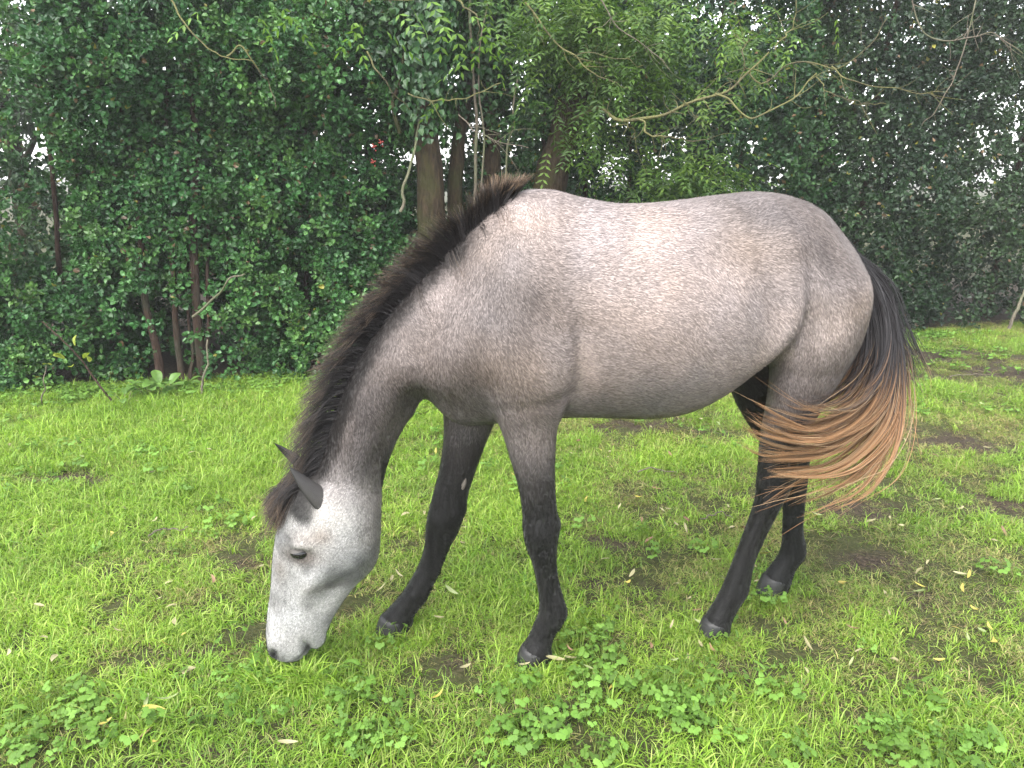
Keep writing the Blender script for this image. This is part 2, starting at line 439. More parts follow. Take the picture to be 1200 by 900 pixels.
# ================================================================== hedge, trees
def tube(path, rad, seg=8, seed=0, rough=0.0):
    """tapered tube along a polyline, with an uneven surface; returns V, F (quads)"""
    path = np.asarray(path, float); rad = np.asarray(rad, float); n = len(path)
    T = np.gradient(path, axis=0); T /= np.maximum(np.linalg.norm(T, axis=1, keepdims=True), 1e-9)
    ref = np.array([0.3, 0.95, 0.1]) if abs(T[:, 2]).mean() > 0.5 else np.array([0.0, 0.1, 1.0])
    A = np.cross(T, ref); A /= np.maximum(np.linalg.norm(A, axis=1, keepdims=True), 1e-9); B = np.cross(T, A)
    th = np.linspace(0, 2 * np.pi, seg, endpoint=False)
    ring = A[:, None, :] * np.cos(th)[None, :, None] + B[:, None, :] * np.sin(th)[None, :, None]
    r = np.repeat(rad[:, None], seg, 1)
    if rough > 0:
        Q = (path[:, None, :] + ring * rad[:, None, None])
        nz = fbm(Q.reshape(-1, 3) * np.array([1, 1, 0.35]), 16, 200 + seed, 3).reshape(n, seg)
        r = r * (1 + rough * (nz - 0.5) * 2)
    V = (path[:, None, :] + ring * r[..., None]).reshape(-1, 3)
    i = np.arange(n - 1)[:, None] * seg; j = np.arange(seg)[None, :]; k = (j + 1) % seg
    F = np.stack([i + j, i + k, i + seg + k, i + seg + j], -1).reshape(-1, 4)
    return V, F

def smooth_path(pts, n, wob=0.0, seed=0):
    q = poly_pts(pts, n)
    if wob > 0:
        r = np.random.default_rng(seed)
        for k in range(3):
            f = r.uniform(1.5, 7, 3); ph = r.uniform(0, 6.28, 3)
            q = q + wob / (k + 1) * np.sin(np.linspace(0, 1, n)[:, None] * f * (k + 1) * 2 + ph)
    return q

def _pin(x, xs, ys):
    xs = np.asarray(xs, float); ys = np.asarray(ys, float)
    h = np.diff(xs); dl = np.diff(ys) / h
    m = np.zeros(len(xs)); m[1:-1] = (dl[:-1] + dl[1:]) / 2; m[0], m[-1] = dl[0], dl[-1]
    i = np.clip(np.searchsorted(xs, x) - 1, 0, len(h) - 1); t = (x - xs[i]) / h[i]
    return (2*t**3 - 3*t**2 + 1) * ys[i] + (t**3 - 2*t**2 + t) * h[i] * m[i] + (-2*t**3 + 3*t**2) * ys[i+1] + (t**3 - t**2) * h[i] * m[i+1]
def poly_pts(pts, n):
    pts = np.asarray(pts, float); xs = np.linspace(0, 1, len(pts)); t = np.linspace(0, 1, n)
    return np.stack([_pin(t, xs, pts[:, j]) for j in range(3)], 1)

# ---- bark
def bark_material(name, dark, light, moss, moss_amt, scale=14):
    m, nn, ll, b = new_mat(name)
    tc = nn.new('ShaderNodeTexCoord'); mp = nn.new('ShaderNodeMapping'); mp.inputs['Scale'].default_value = (scale, scale, scale * 0.22)
    n1 = nn.new('ShaderNodeTexNoise'); n1.inputs['Scale'].default_value = 1.6; n1.inputs['Detail'].default_value = 8; n1.inputs['Roughness'].default_value = 0.65
    n2 = nn.new('ShaderNodeTexNoise'); n2.inputs['Scale'].default_value = 3.2; n2.inputs['Detail'].default_value = 5
    ll.new(tc.outputs['Object'], mp.inputs[0]); ll.new(mp.outputs[0], n1.inputs['Vector']); ll.new(tc.outputs['Object'], n2.inputs['Vector'])
    r1 = ramp(nn, [(0.3, dark), (0.72, light)]); ll.new(n1.outputs['Fac'], r1.inputs[0])
    r2 = ramp(nn, [(0.62 - moss_amt * 0.3, (0, 0, 0)), (0.75 - moss_amt * 0.3, (1, 1, 1))]); ll.new(n2.outputs['Fac'], r2.inputs[0])
    mx = nn.new('ShaderNodeMix'); mx.data_type = 'RGBA'; mx.inputs[7].default_value = (*moss, 1)
    ll.new(r2.outputs[0], mx.inputs[0]); ll.new(r1.outputs[0], mx.inputs[6]); ll.new(mx.outputs[2], b.inputs['Base Color'])
    b.inputs['Roughness'].default_value = 0.9; b.inputs['Specular IOR Level'].default_value = 0.2
    bp = nn.new('ShaderNodeBump'); bp.inputs['Strength'].default_value = 0.9; bp.inputs['Distance'].default_value = 0.035
    ll.new(n1.outputs['Fac'], bp.inputs['Height']); ll.new(bp.outputs[0], b.inputs['Normal'])
    return m
m_bark = bark_material('bark_brown', (0.008, 0.006, 0.004), (0.065, 0.044, 0.027), (0.035, 0.036, 0.012), 0.5, 30)
m_bark_red = bark_material('bark_reddish', (0.015, 0.009, 0.007), (0.075, 0.046, 0.034), (0.04, 0.036, 0.025), 0.3, 30)
m_lichen = bark_material('bark_lichen', (0.05, 0.043, 0.028), (0.15, 0.132, 0.078), (0.145, 0.14, 0.058), 0.7, 40)
m_twig = bark_material('twig_grey', (0.07, 0.058, 0.044), (0.24, 0.205, 0.16), (0.13, 0.14, 0.08), 0.5, 40)
m_holly = leaf_material('holly_leaf', 0.38, 0.10, 0.38)
m_ivy = leaf_material('ivy_leaf', 0.42, 0.12, 0.35)
m_soft = leaf_material('soft_leaf', 0.5, 0.38, 0.3)

# ---- leaf templates: (along, across, up); triangles
def tmpl(side, up=0.06):
    """side: [(t, w)] points of one margin between base (0,0) and tip (1,0)"""
    V = [(0.5, 0, -up)] + [(0, 0, 0)] + [(t, w, up * (w / 0.4)) for t, w in side] + [(1, 0, -0.06)] + [(t, -w, up * (w / 0.4)) for t, w in side[::-1]]
    m = len(V) - 1
    return np.array(V), np.array([(0, 1 + q, 1 + (q + 1) % m) for q in range(m)])
HOLLY = tmpl([(0.28, 0.42), (0.72, 0.32)], 0.15)
OVAL = tmpl([(0.45, 0.34)], 0.07)
HEART = tmpl([(0.12, 0.42), (0.55, 0.30)], 0.05)
BROAD = tmpl([(0.36, 0.42)], 0.06)
LANCE = tmpl([(0.40, 0.17)], 0.05)

def leaves(P, D, N, ln, wd, T):
    """place leaf template T at points P along D with normals N; ln, wd arrays"""
    n = len(P)
    D = D / np.maximum(np.linalg.norm(D, axis=1, keepdims=True), 1e-9)
    N = N - (N * D).sum(1, keepdims=True) * D; N /= np.maximum(np.linalg.norm(N, axis=1, keepdims=True), 1e-9)
    S = np.cross(N, D)
    t, F = T
    V = P[:, None, :] + D[:, None, :] * (t[None, :, 0:1] * ln[:, None, None]) + S[:, None, :] * (t[None, :, 1:2] * wd[:, None, None]) + N[:, None, :] * (t[None, :, 2:3] * ln[:, None, None])
    k = len(t)
    Fa = (np.arange(n)[:, None, None] * k + F[None]).reshape(-1, 3)
    return V.reshape(-1, 3), Fa, k

def unit(n):
    v = RNG.normal(0, 1, (n, 3)); return v / np.linalg.norm(v, axis=1, keepdims=True)

def crown_leaves(C, per, spread, ln, T, tints, wratio=1.0, up=0.5, out=(0, -0.5, 0.35), yellow=0.01):
    """C (m,3) spray centres; leaves gathered in sprays round short twigs. returns V,F,cols"""
    m = len(C); n = m * per
    ax = unit(m) * 0.8 + np.array(out); ax /= np.linalg.norm(ax, axis=1, keepdims=True)
    c = np.repeat(C, per, 0); a = np.repeat(ax, per, 0)
    t = RNG.random((n, 1)) - 0.45
    rad = unit(n)
    P = c + a * t * spread * 1.6 + rad * spread * 0.42 * RNG.random((n, 1)) ** 0.5
    D = rad * 0.9 + a * 0.6 + RNG.normal(0, 0.25, (n, 3))
    N = np.array([0, -0.25, up]) + unit(n) * 0.75 + a * 0.3
    L = ln * RNG.uniform(0.6, 1.2, n)
    V, F, k = leaves(P, D, N, L, L * wratio * RNG.uniform(0.85, 1.15, n), T)
    tn = np.array(tints); sp_ = fbm(C, 1.3, 91, 3)[:, None]; base = tn[RNG.integers(len(tn), size=m)] * RNG.uniform(0.75, 1.25, (m, 1)) * (0.55 + 0.9 * sp_) * np.hstack([0.8 + 0.4 * sp_, np.ones_like(sp_), 1.15 - 0.3 * sp_])
    col = np.repeat(base, per, 0) * RNG.uniform(0.7, 1.35, (n, 1))
    yl = RNG.random(n) < yellow
    col[yl] = np.array([0.20, 0.19, 0.035]) * RNG.uniform(0.6, 1.2, (yl.sum(), 1))
    dd = RNG.random(n) < 0.012
    col[dd] = np.array([0.10, 0.065, 0.035]) * RNG.uniform(0.6, 1.5, (dd.sum(), 1))
    return V, F, np.repeat(col, k, 0)

def spray_points(n, x0, x1, z0, z1, depth, yfun, seed, gap=0.40, gscale=1.5, front=2.0, taper=0.25, zdense=None):
    """spray centres in a bush volume: denser towards the front, with lumps and see-through gaps"""
    out = []
    tot = 0
    while tot < n:
        k = n * 3
        x = RNG.uniform(x0, x1, k); z = z0 + (z1 - z0) * RNG.random(k); f = RNG.random(k) ** front
        u = (x - (x0 + x1) / 2) / ((x1 - x0) / 2); w = (z - z0) / (z1 - z0)
        P2 = np.stack([x, z], 1)
        bulge = (fbm(P2, 1.1, seed, 3) - 0.5) * 0.9 + (fbm(P2, 3.4, seed + 1, 2) - 0.5) * 0.45
        edge = depth * 0.5 * (np.clip(np.abs(u), 0, 1) ** 2.5 * taper * 2 + np.clip(w - 0.6, 0, 1) * taper)
        y = yfun(x) - depth * 0.5 - bulge * 0.8 + edge + 0.10 * np.clip(0.25 - w, 0, 1) + f * depth
        P = np.stack([x, y, z], 1)
        d = fbm(P, gscale, seed + 3, 3) * 0.7 + fbm(P, gscale * 3.3, seed + 5, 2) * 0.3
        ok = d > gap
        if zdense is not None: ok &= RNG.random(k) < zdense(x, z)
        # uneven outline
        ok &= np.abs(u) < 0.86 + 0.30 * (fbm(np.stack([z, x * 0 + seed], 1), 2.0, seed + 7, 2) - 0.5) + 0.1
        P = P[ok]; out.append(P); tot += len(P)
    return np.concatenate(out)[:n]

def bush(name, label, cat, group, base, stems, crowns, bark, berries=None):
    root = empty(name, base)
    tag(root, label, cat, group)
    b0 = np.array(base)
    for si, (pts, r0, r1) in enumerate(stems):
        q = smooth_path(pts, 22, 0.012 if r0 < 0.08 else 0.02, si + 5)
        V, F = tube(q - b0, np.linspace(r0, r1, 22) * (1 + 0.25 * np.exp(-np.linspace(0, 1, 22) * 12)), 10 if r0 > 0.05 else 7, si, 0.16 if r0 > 0.05 else 0.08)
        obj('trunk' if r0 > 0.05 else 'stem', np_mesh('stem', V, F, bark), root)
    Vs, Fs, Cs = [], [], []; o = 0
    for (V, F, C) in crowns[0]:
        Vs.append(V - b0); Fs.append(F + o); Cs.append(C); o += len(V)
    c = obj('crown', np_mesh('crown', np.concatenate(Vs), np.concatenate(Fs), crowns[1], smooth=False, cols=np.concatenate(Cs)), root)
    c['kind'] = 'stuff'
    if berries is not None:
        for p in berries:
            V, F = ellipsoid_((0, 0, 0), (0.0065, 0.0065, 0.0065), 6, 8)
            bo = obj('berry_cluster', BERRY, root); bo.location = p - b0
    return root

def ellipsoid_(c, r, nu=8, nv=10):
    V = []; F = []
    for i in range(nu + 1):
        th = math.pi * i / nu
        for j in range(nv):
            ph = 2 * math.pi * j / nv
            V.append((c[0] + math.sin(th) * math.cos(ph) * r[0], c[1] + math.sin(th) * math.sin(ph) * r[1], c[2] + math.cos(th) * r[2]))
    for i in range(nu):
        for j in range(nv):
            F.append((i * nv + j, (i + 1) * nv + j, (i + 1) * nv + (j + 1) % nv, i * nv + (j + 1) % nv))
    return V, F
m_berry, nn, ll, b = new_mat('red_berry'); b.inputs['Base Color'].default_value = (0.20, 0.016, 0.012, 1); b.inputs['Roughness'].default_value = 0.3
_V, _F, _o = [], [], 0
for k in range(7):
    v, f = ellipsoid_(np.random.default_rng(k).normal(0, 0.009, 3), (0.0052,) * 3)
    _V += v; _F += [tuple(i + _o for i in q) for q in f]; _o += len(v)
BERRY = np_mesh('berry_cluster', _V, _F, m_berry)

HOLLY_C = [(0.034, 0.098, 0.029), (0.046, 0.120, 0.034), (0.027, 0.080, 0.026), (0.065, 0.145, 0.038)]
IVY_C = [(0.015, 0.048, 0.015), (0.021, 0.060, 0.017), (0.030, 0.074, 0.020), (0.018, 0.050, 0.018)]
ASH_C = [(0.075, 0.14, 0.028), (0.06, 0.12, 0.026), (0.10, 0.165, 0.03), (0.055, 0.10, 0.03)]
BACK_C = [(0.035, 0.070, 0.028), (0.05, 0.09, 0.035), (0.028, 0.055, 0.024)]

# ---- holly bushes along the near hedge, from the photograph's left
hy = lambda off: (lambda x: hedge_y(x) + off)
def g(px, py): x, y = on_ground(px, py); return np.array([x, y, 0.0])

def holly(x0, x1, z1, n, seed, gap, label, stems, berries=None, zd=None, name='holly_bush'):
    S = spray_points(n, x0, x1, 0.03, z1, 1.5, hy(0.75), seed, gap=gap, zdense=zd)
    cr = [crown_leaves(S, 30, 0.105, 0.041, HOLLY, HOLLY_C, 1.0, 0.55, yellow=0.004)]
    xm = (x0 + x1) / 2
    bush(name, label, 'bush', 'holly bushes in the hedge', (xm, float(hedge_y(xm)) + 0.5, 0.0), stems, (cr, m_holly), m_bark_red, berries)

def stem(px, py, dx, dz, r, Yoff=0.35, lean=0.0):
    x, y = on_ground(px, py); y = float(hedge_y(x)) + Yoff - 0.25
    return ([(x, y, -0.03), (x + dx * 0.3 + lean, y + 0.03, dz * 0.33), (x + dx * 0.6, y + 0.10, dz * 0.66), (x + dx, y + 0.2, dz)], r, r * 0.5)

# thin cover at the far left, where the sky shows through
holly(-4.9, -3.0, 3.4, 1350, 301, 0.46, 'thin holly bush at the far left with white sky showing through its top', [stem(30, 462, -0.05, 2.8, 0.024, 0.9), stem(75, 462, 0.25, 2.4, 0.02, 0.9)],
      zd=lambda x, z: np.where(z > 1.10, 0.30, 1.0))
holly(-3.35, -1.75, 3.5, 2200, 311, 0.34, 'broad dark holly bush with bare reddish stems at its foot', [stem(172, 462, -0.10, 2.6, 0.030), stem(195, 462, 0.06, 2.2, 0.024), stem(218, 462, 0.16, 2.9, 0.036), stem(228, 460, 0.10, 1.5, 0.018), stem(205, 465, -0.02, 1.2, 0.014)],
      zd=lambda x, z: np.where((np.abs(x + 2.45) < 0.36) & (z < 0.70), 0.18, 1.0))
holly(-2.1, -0.75, 3.2, 1800, 321, 0.35, 'glossy holly bush beside the neck of the horse, with red berries near its top', [stem(330, 455, 0.1, 2.5, 0.024, 0.9), stem(400, 450, 0.15, 2.3, 0.022, 0.9)],
      berries=[at(438, 172, 5.12), at(446, 167, 5.14), at(437, 190, 5.10)])
# ---- trees behind the horse's withers
def pinnate(P, D, n_pairs, leaflet, tint, droop=0.15):
    """ash-like leaves: leaflets in pairs along a stalk. P, D (m,3)"""
    m = len(P); D = D / np.linalg.norm(D, axis=1, keepdims=True)
    S = np.cross(D, np.array([0, 0, 1.0]) + RNG.normal(0, 0.25, (m, 3))); S /= np.maximum(np.linalg.norm(S, axis=1, keepdims=True), 1e-9)
    U = np.cross(S, D)
    Vs = []; Fs = []; Cs = []; o = 0
    for i in range(n_pairs * 2 + 1):
        pr = i // 2; t = (pr + 1) / (n_pairs + 0.6) if i < n_pairs * 2 else 1.0
        sg = (1 if i % 2 else -1) if i < n_pairs * 2 else 0
        L = leaflet * (n_pairs * 0.9)
        p = P + D * L * t - np.array([0, 0, 1]) * droop * L * t * t
        d = D * (0.55 if sg else 1.0) + S * sg * 0.9 - np.array([0, 0, 0.2]) + RNG.normal(0, 0.10, (m, 3))
        V, F, k = leaves(p, d, U + RNG.normal(0, 0.2, (m, 3)), np.full(m, leaflet) * RNG.uniform(0.8, 1.15, m), np.full(m, leaflet), LANCE)
        c = tint * RNG.uniform(0.8, 1.25, (m, 1))
        Vs.append(V); Fs.append(F + o); Cs.append(np.repeat(c, k, 0)); o += len(V)
    return np.concatenate(Vs), np.concatenate(Fs), np.concatenate(Cs)

def join(parts):
    Vs = []; Fs = []; Cs = []; o = 0
    for V, F, C in parts: Vs.append(V); Fs.append(F + o); Cs.append(C); o += len(V)
    return np.concatenate(Vs), np.concatenate(Fs), np.concatenate(Cs)

def tree(name, label, base, limbs, crown, bark, crown_mat, group='trees in the hedge', extra=None):
    """limbs: [(name, points, r0, r1, material or None)]"""
    root = empty(name, base); tag(root, label, 'tree', group); b0 = np.array(base, float)
    for i, (nm, pts, r0, r1, mt) in enumerate(limbs):
        n = 34
        q = smooth_path(pts, n, 0.02 if r0 > 0.05 else 0.012, i * 3 + len(pts))
        t = np.linspace(0, 1, n)
        if nm == 'branch': r0, r1 = r0 * 0.72, r1 * 0.8
        rr = r0 + (r1 - r0) * t
        if nm == 'trunk': rr = rr * (1 + 0.45 * np.exp(-t * 14))
        V, F = tube(q - b0, rr, 16 if r0 > 0.06 else 7, i, 0.20 if r0 > 0.06 else 0.12)
        obj(nm, np_mesh(nm, V, F, mt or bark), root)
        if nm == 'branch' and r0 > 0.0025:                     # short side twigs
            ln_ = np.linalg.norm(np.diff(q, axis=0), axis=1).sum()
            for w in range(int(4 + ln_ * 9)):
                j = int(RNG.uniform(4, n - 1)); d = unit(1)[0] * [1, 0.6, 0.9]; tv = q[min(j + 1, n - 1)] - q[j - 1]; d = d / np.linalg.norm(d) + tv / np.linalg.norm(tv) * 0.7
                L = RNG.uniform(0.05, 0.20); e = q[j] + d * L; m_ = q[j] + d * L * 0.5 + RNG.normal(0, 0.012, 3)
                V, F = tube(poly_pts([q[j], m_, e], 7) - b0, np.linspace(min(rr[j] * 0.6, 0.0035), 0.0010, 7), 5)
                obj('twig', np_mesh('twig', V, F, mt or bark), root)
    if crown is not None:
        V, F, C = crown
        c = obj('crown', np_mesh('crown', V - b0, F, crown_mat, smooth=False, cols=C), root); c['kind'] = 'stuff'
    return root

def ivy_on(path, r, n, ln=0.05, tints=IVY_C, lo=0.0):
    """ivy leaves climbing round a limb"""
    q = poly_pts(path, 60); t = lo + (1 - lo) * RNG.random(n) ** 0.75 - 0.10 * RNG.random(n) ** 3; k = np.clip(t * 59, 0, 59).astype(int)
    a = RNG.uniform(0, 6.283, n); d = np.stack([np.cos(a), np.sin(a), np.zeros(n)], 1)
    P = q[k] + d * (r + RNG.random((n, 1)) ** 2 * 0.16) + RNG.normal(0, 0.02, (n, 3))
    L = ln * RNG.uniform(0.6, 1.2, n)
    V, F, kk = leaves(P, np.array([0, 0, -1.0]) + unit(n) * 0.6, d + unit(n) * 0.5 + np.array([0, 0, 0.3]), L, L, HEART)
    tn = np.array(tints); C = tn[RNG.integers(len(tn), size=n)] * RNG.uniform(0.7, 1.4, (n, 1))
    return V, F, np.repeat(C, kk, 0)

def cloud(n, c, r, seed, gap=0.42, gscale=1.6):
    """spray centres inside an ellipsoid with gaps"""
    out = []; tot = 0
    while tot < n:
        P = unit(n * 3) * RNG.random((n * 3, 1)) ** 0.45 * np.array(r) + np.array(c)
        ok = fbm(P, gscale, seed, 3) > gap
        out.append(P[ok]); tot += ok.sum()
    return np.concatenate(out)[:n]

# brown trunk straight behind the withers
p1 = [at(500, 330, 6.0) * [1, 1, 0] + [0, 0, -0.05], at(508, 270, 6.0), at(503, 190, 6.02), at(497, 110, 6.05), at(500, 20, 6.1), at(505, -120, 6.15)]
cr = join([ivy_on(p1, 0.12, 4600, lo=0.52), crown_leaves(cloud(260, at(450, 40, 6.3), (0.75, 0.5, 0.55), 401), 22, 0.12, 0.05, HEART, IVY_C, 0.9)])
tree('ivy_clad_tree', 'mossy brown tree trunk with a pale scar, rising just behind the mane', (p1[0][0], p1[0][1], 0), [
    ('trunk', p1, 0.105, 0.085, None),
    ('limb', [at(466, 155, 5.9), at(462, 120, 5.92), at(468, 90, 5.95), at(480, 40, 6.0)], 0.018, 0.010, m_bark),
    ('limb', [at(468, 250, 5.75), at(478, 205, 5.78), at(490, 150, 5.9), at(498, 100, 6.0)], 0.012, 0.007, m_twig)], cr, m_bark, m_ivy)

# clump of slim dark stems
p2 = [at(540, 350, 6.3) * [1, 1, 0] + [0, 0, -0.05], at(538, 240, 6.3), at(536, 150, 6.35), at(560, 60, 6.4), at(585, -60, 6.5)]
p3 = [at(575, 350, 6.5) * [1, 1, 0] + [0, 0, -0.05], at(572, 230, 6.5), at(574, 120, 6.5), at(572, 20, 6.5), at(570, -100, 6.5)]
p4 = [at(556, 350, 6.2) * [1, 1, 0] + [0, 0, -0.05], at(555, 240, 6.2), at(556, 140, 6.2), at(552, 40, 6.2), at(556, -60, 6.2)]
cr = join([ivy_on(p3, 0.09, 2000, lo=0.5), ivy_on(p2, 0.07, 1200, lo=0.6), crown_leaves(cloud(150, at(560, 10, 6.6), (0.6, 0.5, 0.5), 405, 0.45), 20, 0.12, 0.05, HEART, IVY_C, 0.9)])
tree('multi_stemmed_tree', 'clump of slim ivy covered stems between the two thick trunks', (p2[0][0], p2[0][1], 0), [
    ('trunk', p2, 0.062, 0.045, None), ('trunk', p3, 0.075, 0.06, None), ('stem', p4, 0.016, 0.010, m_twig),
    ('stem', [at(565, 300, 6.25) * [1, 1, 0], at(566, 200, 6.2), at(562, 100, 6.2), at(568, 0, 6.2)], 0.009, 0.006, m_twig),
    ('stem', [at(597, 300, 6.3) * [1, 1, 0], at(594, 210, 6.3), at(600, 140, 6.3), at(612, 60, 6.4)], 0.011, 0.007, m_twig),
    ('branch', [at(478, 108, 5.8), at(515, 119, 5.75), at(550, 115, 5.7), at(585, 95, 5.7)], 0.008, 0.004, m_lichen),
    ('branch', [at(540, 135, 5.7), at(560, 158, 5.65), at(590, 168, 5.62), at(622, 172, 5.6)], 0.006, 0.003, m_twig)], cr, m_bark, m_ivy)

# leaning ash with the lichened branches
p5 = [at(628, 330, 6.4) * [1, 1, 0] + [0, 0, -0.05], at(648, 215, 6.4), at(664, 150, 6.42), at(676, 80, 6.45), at(690, 0, 6.5), at(705, -110, 6.6)]
Yb = 5.3
B = [
    ('branch', [at(668, 140, 6.3), at(700, 128, 5.9), at(722, 142, 5.5), at(760, 138, Yb), at(800, 120, Yb - .1), at(850, 108, Yb - .2), at(880, 88, Yb - .2), at(905, 60, Yb - .2)], 0.020, 0.006, m_lichen),
    ('branch', [at(748, 142, Yb), at(765, 158, Yb - .1), at(790, 162, Yb - .15), at(828, 163, Yb - .2)], 0.009, 0.003, m_lichen),
    ('branch', [at(838, 112, Yb - .2), at(862, 128, Yb - .3), at(885, 136, Yb - .35), at(915, 122, Yb - .4), at(940, 104, Yb - .4), at(958, 88, Yb - .4)], 0.009, 0.005, m_lichen),
    ('branch', [at(955, 90, Yb - .4), at(975, 112, Yb - .45), at(1005, 121, Yb - .5), at(1040, 118, Yb - .5)], 0.005, 0.0022, m_lichen),
    ('branch', [at(975, 80, Yb - .4), at(1000, 98, Yb - .5), at(1040, 103, Yb - .5), at(1075, 108, Yb - .5), at(1112, 104, Yb - .5)], 0.006, 0.0025, m_lichen),
    ('branch', [at(880, 88, Yb - .2), at(900, 96, Yb - .2), at(930, 74, Yb - .3), at(975, 80, Yb - .4), at(1010, 58, Yb - .5), at(1040, 22, Yb - .5)], 0.007, 0.003, m_lichen),
    ('branch', [at(905, 60, Yb - .2), at(925, 40, Yb - .2), at(935, 15, Yb - .2), at(930, -20, Yb - .2)], 0.006, 0.003, m_lichen),
    ('branch', [at(880, 88, Yb - .2), at(872, 70, Yb - .2), at(876, 45, Yb - .2), at(890, 20, Yb - .2)], 0.005, 0.002, m_lichen),
    ('branch', [at(720, 145, 5.5), at(738, 150, 5.4), at(742, 165, 5.4)], 0.004, 0.002, m_lichen),
    ('branch', [at(800, 120, 5.2), at(812, 130, 5.2), at(815, 145, 5.2)], 0.004, 0.002, m_lichen),
    ('branch', [at(600, -20, 5.6), at(640, 35, 5.5), at(672, 66, 5.4), at(700, 90, 5.4), at(724, 94, 5.4)], 0.010, 0.003, m_lichen),
    ('branch', [at(672, 66, 5.4), at(700, 62, 5.35), at(735, 72, 5.3), at(755, 78, 5.3)], 0.004, 0.002, m_lichen),
    ('branch', [at(690, -20, 5.3), at(720, 30, 5.3), at(760, 55, 5.3), at(785, 80, 5.3)], 0.006, 0.003, m_twig),
    ('branch', [at(1060, -20, 5.2), at(1080, 30, 5.2), at(1120, 48, 5.2), at(1160, 40, 5.2), at(1200, 62, 5.2)], 0.007, 0.004, m_twig),
    ('branch', [at(1150, -20, 5.4), at(1130, 60, 5.4), at(1105, 110, 5.4), at(1085, 150, 5.4)], 0.006, 0.003, m_twig),
]
mc = 620
Pc = np.concatenate([cloud(230, at(700, 60, 6.1), (0.55, 0.45, 0.75), 411, 0.40), cloud(150, at(790, 60, 5.9), (0.75, 0.4, 0.45), 412, 0.42), cloud(120, at(800, 180, 6.2), (0.5, 0.3, 0.32), 413, 0.42), cloud(70, at(640, 20, 5.9), (0.5, 0.3, 0.3), 414)])
cr = join([pinnate(Pc + RNG.normal(0, 0.05, Pc.shape), unit(len(Pc)) * [1, 1, 0.5] + [0, -0.2, -0.45], 5, 0.062, np.array(ASH_C)[RNG.integers(4, size=len(Pc))]),
           pinnate(Pc + RNG.normal(0, 0.12, Pc.shape), unit(len(Pc)) * [1, 1, 0.5] + [0, -0.1, -0.45], 5, 0.058, np.array(ASH_C)[RNG.integers(4, size=len(Pc))]),
           ivy_on(p5, 0.14, 2000, lo=0.55),
           pinnate(np.array([at(x, y, 5.2) for x, y in ((900, 20), (915, 35), (925, 10), (890, 5), (940, 40), (870, 15), (955, 20), (830, 20), (845, 45), (980, 15), (930, 60))]), unit(11) * 0.6 + [0, -0.2, -0.6], 4, 0.05, np.array(ASH_C)[RNG.integers(4, size=11)] * 1.2)])
ash = tree('ash_tree', 'leaning ash tree with crooked yellow lichened branches hanging over the back of the horse', (p5[0][0], p5[0][1], 0), [('trunk', p5, 0.135, 0.11, None)] + B, cr, m_bark, m_soft)

# bright ash leaves hanging into the top of the picture: each a part of its own
spots = [(430, 22, 4.6), (445, 30, 4.6), (462, 12, 4.7), (480, 5, 4.6), (520, 8, 4.6), (545, 14, 4.5), (560, 34, 4.6), (566, 46, 4.6), (534, 28, 4.7), (500, -6, 4.6), (556, 60, 4.8), (526, 110, 5.6), (410, 16, 4.6), (575, 22, 4.7), (300, 12, 4.6), (325, 2, 4.7), (350, 15, 4.8), (240, 8, 4.7)]
sp_root = ash
for i, (px, py, Yd) in enumerate(spots):
    p = at(px, py, Yd)
    V, F, C = pinnate(p[None], (unit(1) * [1, 0.6, 0.2] + [0, -0.15, -0.55]), 4, 0.062, np.array([[0.11, 0.20, 0.035]]))
    obj('leaf', np_mesh('leaf', V - np.array([p5[0][0], p5[0][1], 0]), F, m_soft, cols=C), ash)['kind'] = 'stuff'
for pts in ([at(330, -30, 4.7), at(400, -10, 4.65), at(470, 0, 4.65), at(530, -8, 4.65), at(600, -15, 5.0)], [at(525, -10, 4.65), at(548, 10, 4.6), at(562, 30, 4.6), at(560, 55, 4.7)],
            [at(190, -10, 4.8), at(215, 20, 4.75), at(240, 55, 4.7), at(265, 68, 4.7), at(293, 70, 4.7)], [at(265, 68, 4.7), at(285, 52, 4.7), at(305, 88, 4.75), at(318, 100, 4.8), at(322, 125, 4.8)], [at(430, 60, 4.8), at(455, 100, 4.8), at(480, 130, 5.0)]):
    V, F = tube(smooth_path(pts, 26, 0.008, len(pts)) - np.array([p5[0][0], p5[0][1], 0]), np.linspace(0.006, 0.0025, 26), 6)
    obj('branch', np_mesh('branch', V, F, m_lichen), ash)

# ---- evergreen thicket on the right
def thicket(x0, x1, z1, n, seed, gap, label, tints, ln, base_off, stems, zd=None, mat=None, T=BROAD, name='evergreen_bush', per=27):
    S = spray_points(n, x0, x1, 0.05, z1, 1.6, hy(base_off), seed, gap=gap, zdense=zd, gscale=1.7)
    cr = [crown_leaves(S, per, 0.115, ln, T, tints, 0.95, 0.45, yellow=0.006)]
    xm = (x0 + x1) / 2
    bush(name, label, 'bush', 'evergreen bushes in the hedge', (xm, float(hedge_y(xm)) + base_off, 0), stems, (cr, mat or m_ivy), m_bark_red)
def stem_w(x, h, r, off=0.7, dx=0.1): 
    y = float(hedge_y(x)) + off
    return ([(x, y, -0.03), (x + dx * 0.4, y, h * 0.4), (x + dx, y + 0.05, h)], r, r * 0.5)
thin_top = lambda x, z: np.where((z > 1.35) & (z < 2.0), 0.75, 1.0)
thicket(-0.5, 1.4, 3.6, 1700, 501, 0.34, 'loose evergreen bush between the leaning trunk and the croup of the horse', IVY_C, 0.045, 0.9, [stem_w(0.6, 3.0, 0.03), stem_w(1.0, 2.6, 0.022), stem_w(0.2, 2.8, 0.025)], zd=thin_top)
thicket(1.1, 3.1, 3.9, 1900, 511, 0.30, 'tall dark evergreen bush above the rump of the horse', IVY_C, 0.046, 0.8, [stem_w(1.7, 3.2, 0.035, dx=0.2), stem_w(2.3, 3.0, 0.03, dx=-0.2)], zd=thin_top)
